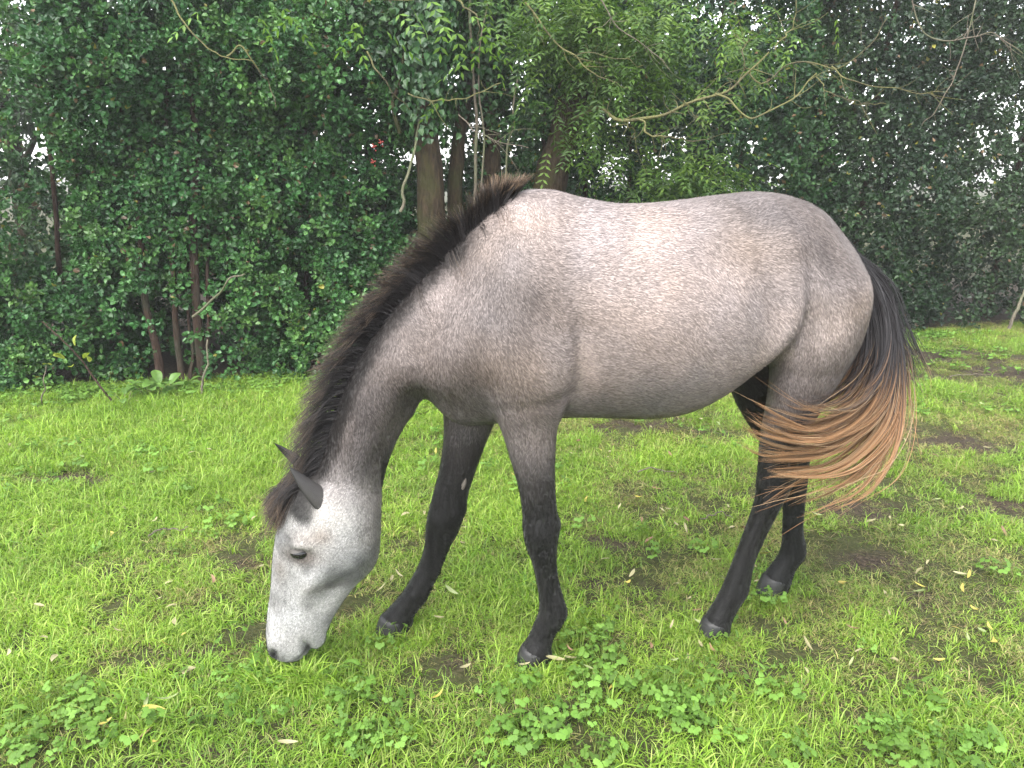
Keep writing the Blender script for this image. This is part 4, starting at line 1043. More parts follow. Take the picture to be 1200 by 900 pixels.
COAT_GAIN = 0.465
def coat_colour(P):
    x, y, z = P[:, 0], P[:, 1], P[:, 2]
    Pw = np.stack([x, z], 1) + 0.03 * (np.stack([vnoise(P, 9, 1), vnoise(P, 9, 2)], 1) - 0.5)
    d2 = ((Pw[:, None, :] - COAT_PTS[None, :, :2]) ** 2).sum(2) + 0.0008
    w = d2 ** -1.5
    L = (w * COAT_PTS[:, 2]).sum(1) / w.sum(1)
    L = 0.43 * (L / 0.43) ** 1.42 * (0.86 + 0.28 * fbm(P, 16, 3)) * COAT_GAIN
    head = sstep(0.80, 0.50, z) * sstep(-0.18, -0.34, x)
    warm = (fbm(P, 6, 9) - 0.45) * 1.2
    tint = np.stack([1.145 + 0.14 * warm, 0.953 + 0.0 * warm, 0.893 - 0.14 * warm], 1)
    def blob(cx, cz, r): return np.exp(-((x - cx) ** 2 + (z - cz) ** 2) / r ** 2)[:, None]
    for cx, cz, r in ((1.2, 1.1, 0.12), (0.16, 0.98, 0.08), (0.78, 1.33, 0.10), (0.05, 0.99, 0.06)):
        tint = tint + blob(cx, cz, r) * np.array([0.05, -0.01, -0.09])
    tint = tint * (1 - head[:, None]) + (np.array([1.0, 0.98, 0.945]) + np.stack([0.10 * warm, 0.02 * warm, -0.10 * warm], 1)) * head[:, None]
    L = L * (1 + 0.10 * head) * (1 - head * 0.45 * sstep(0.50, 0.72, fbm(P, 12, 77)))
    C = L[:, None] * tint
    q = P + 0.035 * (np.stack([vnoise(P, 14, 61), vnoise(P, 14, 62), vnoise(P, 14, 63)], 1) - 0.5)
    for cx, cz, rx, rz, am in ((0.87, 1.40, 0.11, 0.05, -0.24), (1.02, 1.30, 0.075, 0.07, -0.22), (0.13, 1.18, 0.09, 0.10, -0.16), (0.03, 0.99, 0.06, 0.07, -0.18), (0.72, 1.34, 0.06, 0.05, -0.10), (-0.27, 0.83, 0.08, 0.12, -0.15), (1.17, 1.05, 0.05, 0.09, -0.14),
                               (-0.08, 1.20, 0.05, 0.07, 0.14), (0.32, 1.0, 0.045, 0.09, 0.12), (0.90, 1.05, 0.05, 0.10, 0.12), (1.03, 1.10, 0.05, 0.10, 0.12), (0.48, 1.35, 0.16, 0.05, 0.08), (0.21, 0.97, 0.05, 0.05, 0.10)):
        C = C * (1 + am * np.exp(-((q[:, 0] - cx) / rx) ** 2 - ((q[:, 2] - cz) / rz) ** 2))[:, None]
    # a paler seam down the back of the buttock
    seam = np.exp(-((x - 1.235) / 0.02) ** 2) * sstep(0.95, 1.1, z) * sstep(1.3, 1.2, z)
    C = C * (1 + 0.45 * seam[:, None])
    # dark points: legs
    n = 0.06 * (fbm(P, 14, 21) - 0.5)
    fore = (x > -0.33) & (x < 0.42) & (z < 0.86)
    hind = (x > 0.74) & (z < 0.95) & (x < 1.4)
    near = y < 0
    za = np.where(near, np.where(fore, 0.47, 0.50), np.where(fore, 0.42, 0.52))
    zb = np.where(near, np.where(fore, 0.80, 0.86), np.where(fore, 0.86, 0.98))  # far hind darkens from higher up, painting thigh shade into the coat
    t = sstep(za, zb, z + n)
    legc = np.array([0.0065, 0.006, 0.006])
    mid = np.array([0.10, 0.080, 0.072])
    tt = t[:, None]
    lc = np.exp(np.log(legc) * (1 - tt) + np.log(np.clip(C, 0.01, 1)) * tt)
    isleg = (fore | hind)[:, None] & ~((x < -0.24) & (z > 0.25))[:, None] & ~((x[:, None] < -0.3))
    C = np.where(isleg, lc, C)
    # mostly shade, painted into the coat: far hind limb's inside and between the thighs
    inner_shade = hind & (y > -0.03) & (z < 1.0)
    C = np.where(inner_shade[:, None], C * 0.6, C)
    # muzzle and lips, skin round the eyes, dark brow smudge
    mz = np.exp(-(((x + 0.60) / 0.036) ** 2 + ((z - 0.066) / 0.046) ** 2))[:, None]
    C = C * (1 - 0.93 * np.clip(mz * 1.5, 0, 1))
    lip = sstep(0.075, 0.045, z)[:, None] * (x < -0.44)[:, None]
    C = C * (1 - 0.75 * lip)
    ml = np.exp(-((z - (0.045 + (x + 0.56) * 0.75)) / 0.007) ** 2)[:, None] * ((x > -0.575) & (x < -0.487) & (z < 0.2))[:, None]
    C = C * (1 - 0.7 * ml)
    mth = np.exp(-(((x + 0.492) / 0.012) ** 2 + ((z - 0.09) / 0.03) ** 2))[:, None]
    C = C * (1 - 0.8 * mth)
    for cx, cz, rx, rz, am in ((-0.487, 0.432, 0.05, 0.028, 0.60), (-0.555, 0.375, 0.02, 0.035, 0.30), (-0.42, 0.50, 0.03, 0.025, 0.35), (-0.42, 0.32, 0.05, 0.02, 0.18), (-0.47, 0.49, 0.05, 0.018, 0.25)):
        C = C * (1 - am * np.exp(-(((x - cx) / rx) ** 2 + ((z - cz) / rz) ** 2)))[:, None] ** np.array([0.8, 1.0, 1.15])
    # crest: black skin under the mane
    cp = np.array(crest)
    dc = np.min(np.hypot(x[:, None] - cp[None, :, 0], z[:, None] - cp[None, :, 1]), 1)
    # distance to the polyline
    for (a, b) in zip(cp[:-1], cp[1:]):
        ab = b - a; tq = np.clip(((x - a[0]) * ab[0] + (z - a[1]) * ab[1]) / (ab @ ab), 0, 1)
        dc = np.minimum(dc, np.hypot(x - a[0] - tq * ab[0], z - a[1] - tq * ab[1]))
    m = sstep(0.05, 0.012, dc + n * 0.4) * sstep(0.10, 0.0, x)
    C = C * (1 - 0.85 * m[:, None])
    return np.clip(C, 0.006, 0.9)

def smooth_normals(V, F):
    n = np.cross(V[F[:, 2]] - V[F[:, 0]], V[F[:, 3]] - V[F[:, 1]])
    N = np.zeros_like(V)
    for k in range(4):
        for c in range(3): N[:, c] += np.bincount(F[:, k], n[:, c], len(V))
    return N / np.maximum(np.linalg.norm(N, axis=1, keepdims=True), 1e-9)

HN = smooth_normals(HV, HF)
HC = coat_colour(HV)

m_skin, nn, ll, b = new_mat('coat_skin')
at_ = nn.new('ShaderNodeAttribute'); at_.attribute_name = 'tint'
tc = nn.new('ShaderNodeTexCoord')
nz = nn.new('ShaderNodeTexNoise'); nz.inputs['Scale'].default_value = 160; nz.inputs['Detail'].default_value = 3
ll.new(tc.outputs['Object'], nz.inputs['Vector'])
mr = nn.new('ShaderNodeMapRange'); mr.inputs[1].default_value = 0.3; mr.inputs[2].default_value = 0.7; mr.inputs[3].default_value = 0.65; mr.inputs[4].default_value = 1.2
ll.new(nz.outputs['Fac'], mr.inputs[0])
mx = nn.new('ShaderNodeMix'); mx.data_type = 'RGBA'; mx.blend_type = 'MULTIPLY'; mx.inputs[0].default_value = 1.0
ll.new(at_.outputs['Color'], mx.inputs[6]); ll.new(mr.outputs[0], mx.inputs[7])
ll.new(mx.outputs[2], b.inputs['Base Color'])
b.inputs['Roughness'].default_value = 0.62
b.inputs['Specular IOR Level'].default_value = 0.25
b.inputs['Sheen Weight'].default_value = 0.15
bp = nn.new('ShaderNodeBump'); bp.inputs['Strength'].default_value = 0.15; bp.inputs['Distance'].default_value = 0.004
ll.new(nz.outputs['Fac'], bp.inputs['Height']); ll.new(bp.outputs[0], b.inputs['Normal'])

m_hair, nn, ll, b = new_mat('hair')
at_ = nn.new('ShaderNodeAttribute'); at_.attribute_name = 'tint'
ll.new(at_.outputs['Color'], b.inputs['Base Color'])
b.inputs['Roughness'].default_value = 0.5
b.inputs['Specular IOR Level'].default_value = 0.35
m_coat, nn, ll, b = new_mat('coat_hair')
at_ = nn.new('ShaderNodeAttribute'); at_.attribute_name = 'tint'
ll.new(at_.outputs['Color'], b.inputs['Base Color'])
b.inputs['Roughness'].default_value = 0.6
b.inputs['Specular IOR Level'].default_value = 0.25

horse = empty('horse', HORSE_LOC, HORSE_YAW)
tag(horse, 'grazing rose grey young horse with black legs, dark mane and swishing tail', 'horse')
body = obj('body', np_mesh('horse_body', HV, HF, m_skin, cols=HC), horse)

# ---- short hairs of the coat: thin slivers that lie along the growth direction
def grow_dir(P):
    x, z, y = P[:, 0], P[:, 2], P[:, 1]
    d = np.zeros_like(P)
    legs = (z < 0.82) & (x > -0.32)
    neck = (x < 0.02) & ~legs
    head = (x < -0.26) & (z < 0.66)
    d[:] = (0.93, 0, -0.36)
    d[(x > 0.93)] = (0.45, 0, -0.9)
    d[(x < 0.25) & (x >= 0.02)] = (0.55, 0, -0.83)
    d[neck] = (0.50, 0, -0.86)
    d[head] = (0.30, 0, 0.95)
    d[legs] = (0.08, 0, -1.0)
    wx = (fbm(P, 5, 31) - 0.5) * 2.4
    c, s = np.cos(wx), np.sin(wx)
    d = np.stack([d[:, 0] * c - d[:, 2] * s, d[:, 1], d[:, 0] * s + d[:, 2] * c], 1)
    return d

def make_coat(n):
    A = HV[HF[:, 0]]; B = HV[HF[:, 1]]; Cc = HV[HF[:, 2]]; D = HV[HF[:, 3]]
    ar = 0.5 * np.linalg.norm(np.cross(Cc - A, D - B), axis=1)
    cen = HV[HF].mean(1)
    w = ar * np.where(HN[HF[:, 0]][:, 1] > 0.35, 0.35, 1.0)       # fewer on the side that faces the hedge
    f = RNG.choice(len(HF), n, p=w / w.sum())
    u, v = RNG.random((n, 1)), RNG.random((n, 1))
    P = (A[f] * (1-u) + B[f] * u) * (1-v) + (D[f] * (1-u) + Cc[f] * u) * v
    bl = lambda Q: (Q[HF[f, 0]] * (1-u) + Q[HF[f, 1]] * u) * (1-v) + (Q[HF[f, 3]] * (1-u) + Q[HF[f, 2]] * u) * v
    N = bl(HN); N /= np.linalg.norm(N, axis=1, keepdims=True)
    base = bl(HC)
    g = grow_dir(P) + RNG.normal(0, 0.22, (n, 3))
    g -= (g * N).sum(1, keepdims=True) * N
    g /= np.maximum(np.linalg.norm(g, axis=1, keepdims=True), 1e-6)
    sd = np.cross(g, N)
    hd = (P[:, 0] < -0.26) & (P[:, 2] < 0.66)
    ln = RNG.uniform(0.010, 0.020, (n, 1)) * np.where(hd, 0.55, 1)[:, None] * np.where((P[:, 2] < 0.6) & ~hd, 0.6, 1)[:, None]
    wd = RNG.uniform(0.0008, 0.0014, (n, 1))
    P = P - N * 0.0004
    m = P + g * ln * 0.45 + N * 0.0016
    t = P + g * ln + N * RNG.uniform(0.0012, 0.0042, (n, 1))
    V = np.stack([P, m + sd * wd, t, m - sd * wd], 1)
    # grey coat = white hairs among dark ones
    Lb = base.mean(1, keepdims=True)
    lt = np.clip(base * RNG.uniform(1.05, 1.6, (n, 1)) + 0.01, 0, 0.85)
    dk = base * RNG.uniform(0.60, 0.95, (n, 1))
    pick = RNG.random((n, 1)) < 0.45
    col = np.where(pick & (Lb > 0.04), lt, dk)
    Cv = np.repeat(col[:, None, :], 4, 1)
    i = np.arange(n)[:, None] * 4
    T = np.concatenate([i + np.array([[0, 1, 3]]), i + np.array([[3, 1, 2]])])
    me = np_mesh('coat_hairs', V.reshape(-1, 3), T, m_coat, cols=Cv.reshape(-1, 3))
    NN = np.repeat(N[:, None, :], 4, 1) + np.repeat(g[:, None, :], 4, 1) * 0.12
    NN /= np.linalg.norm(NN, axis=2, keepdims=True)
    me.normals_split_custom_set_from_vertices(NN.reshape(-1, 3).astype(np.float32))
    o = obj('coat', me, horse)
    o['kind'] = 'stuff'
    return o
make_coat(160000)

# ---- hair strands as curves
def strands(name, pts, rad, cols, parent):
    """pts (n,k,3); rad (n,k) ; cols (n,k,3)"""
    n, k, _ = pts.shape
    hc = bpy.data.hair_curves.new(name)
    hc.add_curves([k] * n)
    hc.attributes['position'].data.foreach_set('vector', np.ascontiguousarray(pts, np.float32).ravel())
    ra = hc.attributes.get('radius') or hc.attributes.new('radius', 'FLOAT', 'POINT')
    ra.data.foreach_set('value', np.ascontiguousarray(rad, np.float32).ravel())
    ca = hc.attributes.new('tint', 'FLOAT_COLOR', 'POINT')
    c = np.ones((n, k, 4), np.float32); c[..., :3] = cols
    ca.data.foreach_set('color', c.ravel())
    hc.materials.append(m_hair)
    o = bpy.data.objects.new(name, hc)
    return link(o, parent)

def poly_at(poly, t):
    """point on a polyline by even parameter 0..1, smooth; poly (m,3), t (...)"""
    poly = np.asarray(poly, float); m = len(poly)
    xs = np.linspace(0, 1, m)
    return np.stack([pinterp(t, xs, poly[:, j]) for j in range(poly.shape[1])], -1)

TAIL = {
    'G0': [(1.235, -0.0, 1.324), (1.312, -0.025, 1.165), (1.324, -0.047, 1.001), (1.28, -0.07, 0.88), (1.239, -0.087, 0.786), (1.242, -0.1, 0.688)],
    'G1': [(1.241, -0.0, 1.324), (1.314, -0.043, 1.167), (1.318, -0.107, 0.999), (1.199, -0.205, 0.877), (1.013, -0.257, 0.857), (0.868, -0.27, 0.927)],
    'G2': [(1.254, -0.0, 1.324), (1.352, -0.034, 1.165), (1.379, -0.076, 0.976), (1.275, -0.16, 0.819), (1.067, -0.235, 0.761), (0.891, -0.259, 0.819), (0.778, -0.27, 0.886)],
    'G3': [(1.263, -0.0, 1.324), (1.363, -0.034, 1.156), (1.396, -0.076, 0.967), (1.312, -0.16, 0.774), (1.105, -0.235, 0.687), (0.902, -0.259, 0.698), (0.799, -0.27, 0.763)],
    'G4': [(1.272, -0.0, 1.323), (1.369, -0.034, 1.156), (1.412, -0.076, 0.96), (1.346, -0.16, 0.758), (1.155, -0.235, 0.641), (0.965, -0.259, 0.633), (0.86, -0.27, 0.632)],
    'G5': [(1.278, -0.0, 1.323), (1.375, -0.034, 1.156), (1.423, -0.076, 0.954), (1.37, -0.16, 0.742), (1.219, -0.235, 0.608), (1.045, -0.259, 0.561), (0.882, -0.27, 0.492)],
    'G6': [(1.288, -0.0, 1.318), (1.385, -0.034, 1.156), (1.429, -0.076, 0.954), (1.387, -0.16, 0.755), (1.287, -0.235, 0.616), (1.15, -0.259, 0.546), (1.016, -0.27, 0.501)],
    'G7': [(1.294, -0.0, 1.318), (1.398, -0.025, 1.176), (1.451, -0.047, 1.024), (1.493, -0.07, 0.941), (1.534, -0.087, 0.885), (1.567, -0.1, 0.813)],
    'G8': [(1.288, -0.0, 1.318), (1.39, -0.03, 1.163), (1.448, -0.06, 0.955), (1.472, -0.083, 0.8), (1.498, -0.1, 0.669)],
}
KT = 22
tt = np.linspace(0, 1, KT)
GT = {k: poly_at(v, tt) for k, v in TAIL.items()}
def make_tail():
    runs = [('G0', 'G1', 24, 24), ('G1', 'G2', 5, 14), ('G2', 'G3', 20, 24), ('G3', 'G4', 14, 24), ('G4', 'G5', 7, 22), ('G5', 'G6', 5, 22), ('G6', 'G8', 8, 12), ('G8', 'G7', 9, 8), ('G0', 'G3', 26, 30)]
    P = []; S = []
    for a, b_, nc, per in runs:
        for c in range(nc):
            f = RNG.random()
            g = GT[a] * (1-f) + GT[b_] * f
            if (a, b_) == ('G0', 'G3'): g = GT['G0'] * 0.55 + (GT['G3'] * 0.45) * 1.0 if RNG.random() < 0.5 else GT['G2']
            cut = RNG.uniform(0.62, 1.0) if a not in ('G0',) else RNG.uniform(0.55, 0.95)
            spread = RNG.normal(0, 1, 3) * np.array([0.022, 0.035, 0.024])
            wob = RNG.uniform(0, 6.28, 3); wa = RNG.uniform(0.002, 0.012)
            for s in range(per):
                tl = cut * RNG.uniform(0.8, 1.03)
                tq = np.clip(np.linspace(0, tl, KT), 0, 1)
                q = np.stack([np.interp(tq, tt, g[:, j]) for j in range(3)], 1)
                env = np.sin(np.clip(tq, 0, 1) * 2.4)[:, None]
                own = RNG.normal(0, 1, 3) * np.array([0.005, 0.008, 0.005])
                # leave the dock at different heights
                drop = RNG.random() ** 1.3 * 0.12
                q = q + spread * env + own * (1.1 - 0.75 * tq / tl)[:, None]
                q = q + wa * np.sin(tq[:, None] * 9 + wob) * tq[:, None]
                root = np.array([1.215 + 0.33 * drop, RNG.normal(0, 0.024), 1.325 - drop])
                bl = np.clip(1 - tq / 0.22, 0, 1)[:, None] ** 1.4
                q = q * (1 - bl) + (root + (q - q[0]) * 0.9) * bl
                q[:, 0] += RNG.normal(0, 0.004)
                P.append(q); S.append(tl)
    for s in range(420):                                            # stray hairs
        a, b_ = [('G0', 'G1'), ('G1', 'G2'), ('G2', 'G3'), ('G4', 'G5'), ('G5', 'G6'), ('G6', 'G8'), ('G8', 'G7')][RNG.integers(7)]
        f = RNG.random(); g = GT[a] * (1 - f) + GT[b_] * f
        tl = RNG.uniform(0.6, 1.0); tq = np.linspace(0, tl, KT)
        q = np.stack([np.interp(tq, tt, g[:, j]) for j in range(3)], 1)
        j0 = RNG.normal(0, 1, 3) * np.array([0.05, 0.05, 0.045])
        q = q + j0 * (tq[:, None] ** 1.3) + 0.02 * np.sin(tq[:, None] * RNG.uniform(4, 9) + RNG.uniform(0, 6, 3)) * tq[:, None]
        root = np.array([1.225, RNG.normal(0, 0.02), 1.30]); bl = np.clip(1 - tq / 0.22, 0, 1)[:, None] ** 1.4
        q = q * (1 - bl) + (root + (q - q[0]) * 0.9) * bl
        P.append(q); S.append(tl)
    P = np.array(P); n = len(P)
    fr = np.linspace(0, 1, KT)[None, :]
    rad = RNG.uniform(0.0005, 0.0009, (n, 1)) * np.where(fr < 0.75, 1, 1 - (fr - 0.75) * 3.2)
    # black at the top, fading through brown to bleached ginger
    z = P[..., 2]
    turn = RNG.normal(0.915, 0.05, (n, 1))
    k = sstep(0.0, 1.0, (turn - z) / 0.17 + 0.1)
    k = np.maximum.accumulate(k, axis=1)
    blk = np.array([0.016, 0.014, 0.015]) * RNG.uniform(0.6, 1.7, (n, 1, 1))
    gin = (np.array([0.235, 0.125, 0.058]) * RNG.uniform(0.55, 1.35, (n, 1, 1)))
    pale = RNG.random((n, 1, 1)) < 0.22
    gin = np.where(pale, np.array([0.34, 0.23, 0.13]) * RNG.uniform(0.7, 1.1, (n, 1, 1)), gin)
    col = blk * (1 - k[..., None]) + gin * k[..., None]
    strands('tail', P, rad, col, horse)
make_tail()

def make_mane():
    cp = np.array([(0.150, 1.447), (0.114, 1.428), (0.064, 1.378), (-0.01, 1.32), (-0.086, 1.24), (-0.161, 1.165), (-0.237, 1.075), (-0.316, 0.953), (-0.372, 0.82), (-0.416, 0.70), (-0.455, 0.645), (-0.475, 0.635)])
    K = 12
    s = np.linspace(0, 1, K)
    P = []; C0 = []; LL = []
    n_cl = 340
    for c in range(n_cl):
        u = (c + RNG.random()) / n_cl
        base = poly_at(cp, np.array([u]))[0]; nxt = poly_at(cp, np.array([min(u + 0.02, 1.0)]))[0]; prv = poly_at(cp, np.array([max(u - 0.02, 0)]))[0]
        tg = nxt - prv; tg /= np.linalg.norm(tg)                # runs towards the head
        nr = np.array([-(-tg[1]), -tg[0]]) if False else np.array([tg[1], -tg[0]])
        if nr[0] > 0: nr = -nr
        # lean: backwards at the withers, towards the head lower down
        lean = np.interp(u, [0, 0.12, 0.3, 0.7, 0.88, 1.0], [-1.5, -0.9, -0.10, 0.30, 0.9, 1.6]) + RNG.normal(0, 0.045)
        ln = np.interp(u, [0, 0.1, 0.3, 0.6, 0.85, 1.0], [0.085, 0.115, 0.135, 0.145, 0.150, 0.13]) * RNG.uniform(0.9, 1.06)
        yc = RNG.normal(0, 0.010); yl = RNG.normal(-0.016, 0.03)
        droop = np.interp(u, [0, 0.2, 0.6, 1.0], [0.0, 0.035, 0.06, 0.12]) * RNG.uniform(0.6, 1.4)
        flop = RNG.random() < np.interp(u, [0, 0.10, 0.2, 0.32, 0.42], [0.0, 0.06, 0.10, 0.08, 0.0])
        for k in range(7 if flop else 17):
            d2 = nr + tg * (lean + RNG.normal(0, 0.06)); d2 /= np.linalg.norm(d2)
            l = ln * RNG.uniform(0.68, 1.05)
            r0 = base + tg * RNG.normal(0, 0.008) - nr * 0.012
            y0 = yc + RNG.normal(0, 0.008)
            x = r0[0] + d2[0] * l * s; z = r0[1] + d2[1] * l * s - droop * s ** 2.2
            y = y0 + (yl + RNG.normal(0, 0.008)) * s ** 1.5
            if flop:   # a lock that falls on the near side of the neck
                x = r0[0] + 0.02 * s + d2[0] * 0.03 * np.sin(s * 3.1); z = r0[1] + 0.03 * np.sin(s * 3.1) - 0.10 * s ** 1.3 * (l / ln); y = y0 - 0.030 - 0.075 * s + RNG.normal(0, 0.004)
            P.append(np.stack([x, y, z], 1)); C0.append(u); LL.append(flop)
    n1 = len(P)
    # forelock: from the poll forwards between the ears and down the forehead
    for c in range(32):
        yc = RNG.normal(0, 0.026)
        ex = RNG.normal(0, 0.012); l = RNG.uniform(0.7, 1.15)
        for k in range(20):
            r0 = np.array([-0.462 + RNG.normal(0, 0.012), yc + RNG.normal(0, 0.006), 0.648 + RNG.normal(0, 0.010)])
            tip = np.array([-0.545 + ex * 0.5 + RNG.normal(0, 0.005), yc * 1.3 - 0.012 + RNG.normal(0, 0.006), 0.648 - 0.118 * l + RNG.normal(0, 0.008)])
            q = r0 + (tip - r0) * s[:, None]
            q[:, 0] -= 0.016 * np.sin(s * 3.0) * RNG.uniform(0.8, 1.2); q[:, 2] += 0.020 * np.sin(s * 3.14)
            P.append(q); C0.append(0.95); LL.append(False)
    P = np.array(P); n = len(P); C0 = np.array(C0); LL = np.array(LL)
    rad = RNG.uniform(0.0005, 0.0009, (n, 1)) * (1 - 0.75 * s[None, :] ** 2)
    blk = np.array([0.012, 0.010, 0.010]) * RNG.uniform(0.6, 1.6, (n, 1, 1))
    tip = np.array([0.11, 0.075, 0.048]) * RNG.uniform(0.5, 1.5, (n, 1, 1))
    tip = np.where((C0 < 0.13)[:, None, None], tip * 2.0, tip * 0.75)
    tip = np.where((C0 > 0.8)[:, None, None], tip * np.array([1.0, 0.95, 0.9]) * 1.15, tip)
    k = sstep(0.62, 1.15, s[None, :] + RNG.normal(0, 0.12, (n, 1)))
    k = np.where(LL[:, None], np.maximum(k, sstep(0.2, 0.9, s[None, :]) * 0.5), k)
    col = blk * (1 - k[..., None]) + tip * k[..., None]
    strands('mane', P[:n1], rad[:n1], col[:n1], horse)
    strands('forelock', P[n1:], rad[n1:], col[n1:], horse)
make_mane()

# ---- ears: cupped leaf shapes with thickness
m_ear, nn, ll, b = new_mat('ear_coat')
at_ = nn.new('ShaderNodeAttribute'); at_.attribute_name = 'tint'
nz = nn.new('ShaderNodeTexNoise'); nz.inputs['Scale'].default_value = 220
mr = nn.new('ShaderNodeMapRange'); mr.inputs[1].default_value = 0.3; mr.inputs[2].default_value = 0.7; mr.inputs[3].default_value = 0.35; mr.inputs[4].default_value = 1.9
ll.new(nz.outputs['Fac'], mr.inputs[0])
mx = nn.new('ShaderNodeMix'); mx.data_type = 'RGBA'; mx.blend_type = 'MULTIPLY'; mx.inputs[0].default_value = 1.0
ll.new(at_.outputs['Color'], mx.inputs[6]); ll.new(mr.outputs[0], mx.inputs[7]); ll.new(mx.outputs[2], b.inputs['Base Color'])
b.inputs['Roughness'].default_value = 0.7

def make_ear(base, tip, outward):
    """a solid leaf shape, widest below the middle, hollowed along the side that opens"""
    base = np.array(base, float); tip = np.array(tip, float); ax = tip - base; Ln = np.linalg.norm(ax); ax /= Ln
    o = np.array(outward, float); o -= (o @ ax) * ax; o /= np.linalg.norm(o)      # the way the opening faces
    sd = np.cross(ax, o)
    nu, nv = 18, 24
    V = []; C = []
    for i in range(nu):
        u = i / (nu - 1)
        w = (0.036 * (1 - u ** 1.6) ** 0.9 * (0.75 + 0.25 * min(u * 4, 1)) + 0.0015) if u < 1 else 0.0015
        c = base + ax * (u * (Ln + 0.05) - 0.048) + np.array([0.0, 0.028 * (-1 if base[1] > 0 else 1), -0.006]) * (1 - u) ** 3 - o * 0.010 * math.sin(u * 3.1) + np.array([-0.008, 0, -0.002]) * math.sin(u * 3.1)
        for j in range(nv):
            th = 2 * math.pi * j / nv
            a = math.cos(th); bb = math.sin(th)
            dep = 0.62 * w * bb
            if bb > 0: dep -= 0.95 * w * (1 - abs(a)) ** 0.8 * (0.35 + 0.65 * math.sin(min(u * 1.3 + 0.1, 1) * math.pi)) * 1.0
            V.append(c + sd * a * w + o * dep)
            g = 0.010 + 0.060 * (1 - u) ** 1.5
            if bb > 0.15: g = 0.008
            if abs(a) > 0.93: g *= 0.55
            C.append((g * 1.06, g * 0.97, g * 0.93))
    F = [(i * nv + j, i * nv + (j + 1) % nv, (i + 1) * nv + (j + 1) % nv, (i + 1) * nv + j) for i in range(nu - 1) for j in range(nv)]
    return obj('ear', np_mesh('ear', V, F, m_ear, cols=np.array(C)), horse)
make_ear((-0.412, -0.072, 0.598), (-0.494, -0.090, 0.712), (-0.40, 0.70, -0.35))
make_ear((-0.445, 0.055, 0.632), (-0.545, 0.062, 0.735), (-0.5, -0.65, -0.35))

# ---- eyes with lids
m_eye, nn, ll, b = new_mat('eye')
b.inputs['Base Color'].default_value = (0.010, 0.009, 0.009, 1); b.inputs['Roughness'].default_value = 0.22
m_lid, nn, ll, b = new_mat('eyelid')
nz = nn.new('ShaderNodeTexNoise'); nz.inputs['Scale'].default_value = 300
rp = ramp(nn, [(0.3, (0.035, 0.031, 0.028)), (0.7, (0.085, 0.076, 0.068))]); ll.new(nz.outputs['Fac'], rp.inputs[0]); ll.new(rp.outputs[0], b.inputs['Base Color'])
b.inputs['Roughness'].default_value = 0.7
def ellipsoid(c, r, nu=14, nv=20, tilt=0.0, umin=0.0, umax=1.0):
    V = []; F = []
    for i in range(nu + 1):
        th = math.pi * (umin + (umax - umin) * i / nu)
        for j in range(nv):
            ph = 2 * math.pi * j / nv
            x, y, z = math.sin(th) * math.cos(ph) * r[0], math.sin(th) * math.sin(ph) * r[1], math.cos(th) * r[2]
            V.append((c[0] + x * math.cos(tilt) - z * math.sin(tilt), c[1] + y, c[2] + x * math.sin(tilt) + z * math.cos(tilt)))
    for i in range(nu):
        for j in range(nv):
            F.append((i * nv + j, (i + 1) * nv + j, (i + 1) * nv + (j + 1) % nv, i * nv + (j + 1) % nv))
    return V, F
EYE_Y = 0.0715
for sg in (-1, 1):
    c = (-0.487, EYE_Y * sg, 0.440)
    e = obj('eye', np_mesh('eye', *ellipsoid(c, (0.029, 0.022, 0.019)), m_eye), horse)
    # heavy upper lid, half closed while grazing, and a thin lower lid
    V, F = ellipsoid((c[0], c[1], c[2] + 0.001), (0.0320, 0.0240, 0.0215), tilt=0.20, umin=0.0, umax=0.36)
    obj('eyelid', np_mesh('eyelid', V, F, m_lid), e)
    V, F = ellipsoid((c[0], c[1], c[2] - 0.001), (0.0315, 0.0235, 0.0205), tilt=0.18, umin=0.80, umax=1.0)
    obj('eyelid', np_mesh('eyelid', V, F, m_lid), e)

# ---- hooves
m_hoof, nn, ll, b = new_mat('hoof_horn')
tc = nn.new('ShaderNodeTexCoord'); mp = nn.new('ShaderNodeMapping'); mp.inputs['Scale'].default_value = (30, 30, 160)
nz = nn.new('ShaderNodeTexNoise'); nz.inputs['Scale'].default_value = 1.0; nz.inputs['Detail'].default_value = 4
ll.new(tc.outputs['Object'], mp.inputs[0]); ll.new(mp.outputs[0], nz.inputs['Vector'])
rp = ramp(nn, [(0.3, (0.006, 0.006, 0.0062)), (0.75, (0.024, 0.023, 0.022))]); ll.new(nz.outputs['Fac'], rp.inputs[0]); ll.new(rp.outputs[0], b.inputs['Base Color'])
b.inputs['Roughness'].default_value = 0.55
bp = nn.new('ShaderNodeBump'); bp.inputs['Strength'].default_value = 0.4; bp.inputs['Distance'].default_value = 0.002; ll.new(nz.outputs['Fac'], bp.inputs['Height']); ll.new(bp.outputs[0], b.inputs['Normal'])
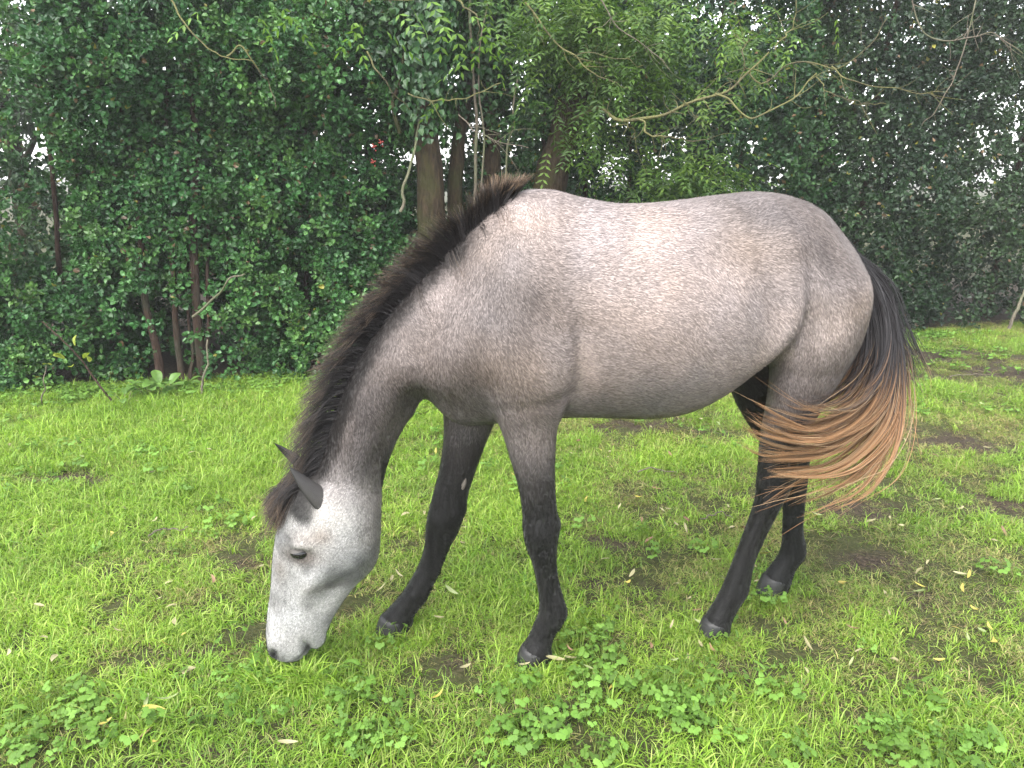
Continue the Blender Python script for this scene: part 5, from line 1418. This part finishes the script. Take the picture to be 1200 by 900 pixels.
def make_hoof(f0, b0, y, f1, b1, zt):
    """f0,b0 ground front/back; f1,b1 coronet front/back at height zt"""
    n = 28; V = []; F = []
    ring = [(0.0, 0.96), (0.012, 1.0), (0.5, 0.5), (0.93, 0.0), (1.0, -0.06), (1.02, -0.25)]
    for h, g in [(0.0, 0.97), (0.08, 1.0), (0.35, None), (0.65, None), (0.92, None), (1.0, None), (1.06, None)]:
        t = min(h, 1.0)
        f = f0 + (f1 - f0) * t; bk = b0 + (b1 - b0) * t
        w = 0.050 + (0.044 - 0.050) * t
        sc = 1.0 if g is None else g
        if h >= 1.0: sc = 0.97 if h == 1.0 else 0.80
        zz = h * (zt - 0.0)
        for j in range(n):
            a = 2 * math.pi * j / n
            cx = math.cos(a); sy = math.sin(a)
            px = (f + bk) / 2 + (bk - f) / 2 * cx * sc
            py = y + w * sy * sc * (1.0 - 0.12 * cx)
            # heels sit lower than the toe at the coronet
            V.append((px, py, zz * (1 - 0.16 * max(cx, -1) * (1 if h > 0.3 else 0))))
    m = 7
    for i in range(m - 1):
        for j in range(n):
            F.append((i * n + j, i * n + (j + 1) % n, (i + 1) * n + (j + 1) % n, (i + 1) * n + j))
    return obj('hoof', np_mesh('hoof', V, F, m_hoof), horse)
make_hoof(0.136, 0.262, -0.143, 0.163, 0.262, 0.066)
make_hoof(-0.288, -0.158, 0.136, -0.262, -0.150, 0.062)
make_hoof(0.772, 0.892, -0.112, 0.798, 0.895, 0.062)
make_hoof(1.108, 1.236, 0.10, 1.138, 1.252, 0.068)

# ---- chestnut: the pale callus inside the far foreleg
V, F = ellipsoid((0.024, 0.096, 0.545), (0.009, 0.009, 0.023), tilt=-0.25)
m_ch, nn, ll, b = new_mat('callus')
b.inputs['Base Color'].default_value = (0.11, 0.095, 0.08, 1); b.inputs['Roughness'].default_value = 0.9
obj('chestnut', np_mesh('chestnut', V, F, m_ch), horse)
# ================================================================== small things on the ground
m_fallen = {}
for nm, c0, c1 in (('pale', (0.17, 0.155, 0.07), (0.30, 0.275, 0.15)), ('yellow', (0.24, 0.20, 0.035), (0.38, 0.33, 0.07)), ('brown', (0.10, 0.055, 0.028), (0.24, 0.15, 0.08)), ('green', (0.14, 0.18, 0.06), (0.26, 0.30, 0.13))):
    m, nn, ll, b = new_mat('fallen_leaf_' + nm)
    nz = nn.new('ShaderNodeTexNoise'); nz.inputs['Scale'].default_value = 60; nz.inputs['Detail'].default_value = 4
    oi = nn.new('ShaderNodeObjectInfo'); ad = nn.new('ShaderNodeMath'); ad.operation = 'MULTIPLY_ADD'; ad.inputs[1].default_value = 0.5; ad.inputs[2].default_value = -0.25
    su = nn.new('ShaderNodeMath'); ll.new(oi.outputs['Random'], ad.inputs[0]); ll.new(ad.outputs[0], su.inputs[0]); ll.new(nz.outputs['Fac'], su.inputs[1])
    rp = ramp(nn, [(0.25, c0), (0.8, c1)]); ll.new(su.outputs[0], rp.inputs[0]); ll.new(rp.outputs[0], b.inputs['Base Color']); b.inputs['Roughness'].default_value = 0.7
    m_fallen[nm] = m

def blade_leaf(name, L, W, curl, mat, seed):
    """a dry leaf: lengthwise curl, raised margins, short stalk"""
    r = np.random.default_rng(seed); V = []; F = []
    n = 9; tw = r.normal(0, 0.5); sw = r.normal(0, 0.18)
    for i in range(n):
        t = i / (n - 1); w = W * math.sin(math.pi * min(t * 0.97 + 0.03, 1)) ** 0.75 * (1 - 0.25 * t) + 0.0006
        for s in (-1, 0, 1):
            th = tw * (t - 0.5)
            V.append(((t - 0.5) * L, s * w * math.cos(th) + sw * L * (t - 0.5) ** 2 * 2, s * w * math.sin(th) + curl * L * (t - 0.5) ** 2 * 2 + abs(s) * w * 0.35))
    for i in range(n - 1):
        for s in (0, 1):
            a = i * 3 + s; F.append((a, a + 1, a + 4, a + 3))
    return np_mesh(name, V, F, mat)
FL = {k: [blade_leaf('fallen_leaf', *d, m_fallen[k], 10 * i + j) for j, d in enumerate(((0.060, 0.0075, 0.20), (0.050, 0.0085, -0.12), (0.070, 0.008, 0.30), (0.042, 0.010, 0.1)))] for i, k in enumerate(('pale', 'yellow', 'brown', 'green'))}
LAB = {'pale': 'narrow pale straw coloured fallen leaf on the grass', 'yellow': 'narrow yellow fallen leaf on the grass', 'brown': 'narrow brown dry fallen leaf on the grass', 'green': 'narrow greyish green fallen leaf on the grass'}
def put_leaf(x, y, kind, me, rz, lift, label, group, scale=1.0):
    o = bpy.data.objects.new('fallen_leaf', me); COL.objects.link(o)
    o.location = (x, y, float(height(np.array([x]), np.array([y]))[0]) + lift)
    o.rotation_euler = (RNG.normal(0, 0.35), RNG.normal(0, 0.35), rz); o.scale = (scale,) * 3
    tag(o, label, 'leaf', group)
placed = 0
while placed < 230:
    px, py = RNG.uniform(10, 1190), RNG.uniform(440, 890)
    x, y = on_ground(px, py)
    if y > hedge_y(x) - 0.15: continue
    p = 0.30 + 0.5 * (x > 0.1) * (y > 1.9) + 0.4 * np.exp(-((y - 3.6) / 0.9) ** 2)
    if RNG.random() > p: continue
    if py > 800 and RNG.random() < 0.6: continue
    k = RNG.choice(['pale', 'yellow', 'brown', 'green'], p=[0.58, 0.10, 0.16, 0.16])
    reg = ('in front of the muzzle' if px < 420 and py > 700 else 'left of the head' if px < 330 and py > 560 else 'before the holly at the left' if px < 480 and py < 560 else 'by the forelegs' if px < 680 and py > 480 and py < 790 else
           'under the belly' if px < 830 and py < 640 else 'between fore and hind hooves' if px < 830 and py < 790 else 'in the foreground below the horse' if py >= 790 else 'beyond the tail at the right' if py < 560 else 'right of the hind legs')
    me_i = int(RNG.integers(4)); sc_ = RNG.uniform(0.5, 0.9)
    lab = '%s %s fallen leaf %s' % (('long thin', 'short', 'long curled', 'small broad')[me_i], {'pale': 'straw coloured', 'yellow': 'yellow', 'brown': 'dry brown', 'green': 'greyish green'}[k], reg)
    put_leaf(x, y, k, FL[k][me_i], RNG.uniform(0, 6.283), RNG.uniform(0.022, 0.046), lab, 'fallen %s leaves %s' % (k, reg), sc_)
    placed += 1
for px, py, k, me, rz, lab, sc in ((183, 842, 'yellow', 0, 0.1, 'large yellow fallen leaf lying in the grass at the lower left', 1.05), (220, 797, 'pale', 3, 1.2, 'broad whitish fallen leaf on bare soil before the muzzle', 1.25),
                                   (197, 832, 'green', 2, 0.5, 'long pale green fallen leaf beside the large yellow one', 0.9), (498, 490, 'pale', 2, 0.4, 'bright fallen leaf under the chest between neck and far foreleg', 1.4),
                                   (985, 688, 'yellow', 3, 0.9, 'bright yellow fallen leaf near the far hind hoof', 1.15), (545, 795, 'pale', 0, 1.0, 'pale fallen leaf in front of the near fore hoof', 1.0)):
    x, y = on_ground(px, py); put_leaf(x, y, k, FL[k][me], rz, 0.034, lab, None, sc)

# ---- broad-leaved weeds and shoots at the foot of the hedge
m_dock = leaf_material('dock_leaf', 0.45, 0.25, 0.35)
m_shoot = leaf_material('bramble_leaf', 0.5, 0.35, 0.3)
def broad_leaf(L, W, col, mat, bend=0.4, seed=0):
    r = np.random.default_rng(seed); V = []; F = []; C = []
    n = 9
    for i in range(n):
        t = i / (n - 1); w = W * (math.sin(math.pi * (t * 0.93 + 0.05)) ** 0.7)
        for s in (-1, -0.5, 0, 0.5, 1):
            V.append((t * L * math.cos(bend * t), s * w, 0.02 * L * 0 + t * L * 0.45 - bend * L * t * t * 0.9 + abs(s) * w * 0.25 + 0.04 * W * math.sin(9 * t + s * 3)))
            C.append(np.array(col) * (0.85 + 0.25 * (abs(s) > 0.2)) * r.uniform(0.93, 1.07))
    for i in range(n - 1):
        for s in range(4):
            a = i * 5 + s; F.append((a, a + 1, a + 6, a + 5))
    return np_mesh('leaf', V, F, mat, cols=np.array(C))
def dock(px, py, label, n, L, col, seed, dy=0.0):
    r = np.random.default_rng(seed); x, y = on_ground(px, py)
    root = empty('broad_leaved_plant', (x, y + dy, float(height(np.array([x]), np.array([y]))[0]))); tag(root, label, 'plant', 'broad leaved weeds along the hedge')
    for k in range(n):
        a = 6.283 * k / n + r.normal(0, 0.3)
        st = np.array([(0, 0, 0), (math.cos(a) * 0.03, math.sin(a) * 0.03, 0.05), (math.cos(a) * 0.06, math.sin(a) * 0.06, 0.07 + 0.03 * r.random())])
        V, F = tube(poly_pts(st, 8), np.linspace(0.003, 0.002, 8), 6); obj('stem', np_mesh('stem', V, F, m_stalk), root)
        o = obj('leaf', broad_leaf(L * r.uniform(0.75, 1.15), L * 0.26, np.array(col) * r.uniform(0.8, 1.2), m_dock, 0.45, seed + k), root)
        o.location = st[-1]; o.rotation_euler = (r.normal(0, 0.2), r.normal(-0.1, 0.25), a)
m_stalk, nn, ll, b = new_mat('green_stalk'); b.inputs['Base Color'].default_value = (0.10, 0.11, 0.035, 1); b.inputs['Roughness'].default_value = 0.6
for px, py, lab, n, L, sd in ((172, 468, 'broad leaved dock plant left of the bare holly stems', 7, 0.13, 901), (192, 465, 'broad leaved dock plant at the foot of the bare holly stems', 8, 0.14, 911), (213, 463, 'small broad leaved dock plant right of the bare holly stems', 6, 0.11, 921), (148, 478, 'low broad leaved weed nearest the yellow leaved bramble', 6, 0.09, 931)):
    dock(px, py, lab, n, L, (0.085, 0.16, 0.035), sd)

def shoot(name, label, cat, pts, r0, r1, mat, leaf_spots=(), L=0.07, col=(0.20, 0.24, 0.04), group=None):
    root = empty(name, tuple(pts[0])); tag(root, label, cat, group); b0 = np.array(pts[0])
    V, F = tube(smooth_path(pts, 26, 0.006, len(label)) - b0, np.linspace(r0, r1, 26), 7, 3, 0.1)
    obj('stem', np_mesh('stem', V, F, mat), root)
    for i, (q, a) in enumerate(leaf_spots):
        o = obj('leaf', broad_leaf(L * RNG.uniform(0.85, 1.15), L * 0.30, np.array(col) * RNG.uniform(0.75, 1.2), m_shoot, 0.4, 70 + i), root)
        o.location = np.array(q) - b0; o.rotation_euler = (RNG.normal(0, 0.4), RNG.normal(0, 0.3) - 0.2, a)
    return root
Yh = 5.0
shoot('bramble_shoot', 'arching reddish bramble shoot with yellow green leaves at the lower left of the hedge', 'plant', [at(130, 468, 4.95), at(105, 435, Yh), at(80, 405, Yh), at(62, 385, 5.05), at(48, 378, 5.1)], 0.007, 0.004, m_bark_red,
      [(at(88, 405, Yh - .03), 1.2), (at(76, 420, Yh - .03), -2.6), (at(98, 420, Yh - .04), -0.3), (at(104, 424, Yh - .04), -1.2), (at(72, 418, Yh - .03), -1.9), (at(84, 430, Yh - .04), -1.0), (at(60, 428, Yh), 2.8)])
shoot('dead_stalk', 'thin pale forked stalk standing under the yellow leaved bramble', 'stick', [at(50, 478, 5.0), at(51, 455, 5.0), at(54, 428, 5.02)], 0.005, 0.003, m_twig, group='dead stalks along the hedge')
shoot('dead_stalk', 'pale crooked stalk at the foot of the holly, right of its bare stems', 'stick', [at(236, 462, 5.2), at(239, 440, 5.2), at(243, 425, 5.22), at(244, 398, 5.25)], 0.009, 0.006, m_twig, group='dead stalks along the hedge')
shoot('dead_branch', 'crooked grey dead branch leaning out of the holly above its bare stems', 'branch', [at(226, 372, 5.25), at(248, 350, 5.15), at(262, 338, 5.1), at(270, 328, 5.05), at(287, 321, 5.0)], 0.009, 0.005, m_twig)
shoot('leaning_stick', 'thin pale stick leaning at the right edge beyond the tail', 'stick', [at(1182, 386, 7.2), at(1190, 366, 7.2), at(1198, 348, 7.25), at(1206, 330, 7.3)], 0.016, 0.011, m_twig)
for px, py, a, L, lab in ((200, 632, 0.3, 0.16, 'thin dry twig lying in the grass left of the head'), (1135, 445, 0.2, 0.35, 'forked dry twig on bare soil at the right'), (840, 614, 0.1, 0.14, 'short dry twig on the grass left of the near hind leg'), (770, 560, -0.2, 0.2, 'dark twig lying on the bare soil under the belly')):
    x, y = on_ground(px, py); z = 0.03
    shoot('fallen_twig', lab, 'twig', [(x - math.cos(a) * L / 2, y - math.sin(a) * L / 2, z), (x, y + 0.02, z + 0.012), (x + math.cos(a) * L / 2, y + math.sin(a) * L / 2, z + 0.005)], 0.004, 0.002, m_twig, group='fallen twigs')

# ------------------------------------------------------------------ thin haze volume added to imitate lens fog
def haze_box(lo, hi):
    V = [(x, y, z) for x in (lo[0], hi[0]) for y in (lo[1], hi[1]) for z in (lo[2], hi[2])]
    F = [(0, 1, 3, 2), (4, 6, 7, 5), (0, 4, 5, 1), (2, 3, 7, 6), (0, 2, 6, 4), (1, 5, 7, 3)]
    m = bpy.data.materials.new('lens_veil'); m.use_nodes = True; nt = m.node_tree; nt.nodes.clear()
    out = nt.nodes.new('ShaderNodeOutputMaterial'); pv = nt.nodes.new('ShaderNodeVolumePrincipled')
    pv.inputs['Color'].default_value = (1.0, 1.0, 1.0, 1); pv.inputs['Density'].default_value = 0.0028; pv.inputs['Anisotropy'].default_value = 0.2
    nt.links.new(pv.outputs[0], out.inputs['Volume'])
    o = obj('haze', np_mesh('haze', V, F, m, smooth=False)); tag(o, 'thin added haze imitating the veil of a fogged lens', None, None, 'stuff')
haze_box((-270, -50, -1.2), (270, 310, 6.5))
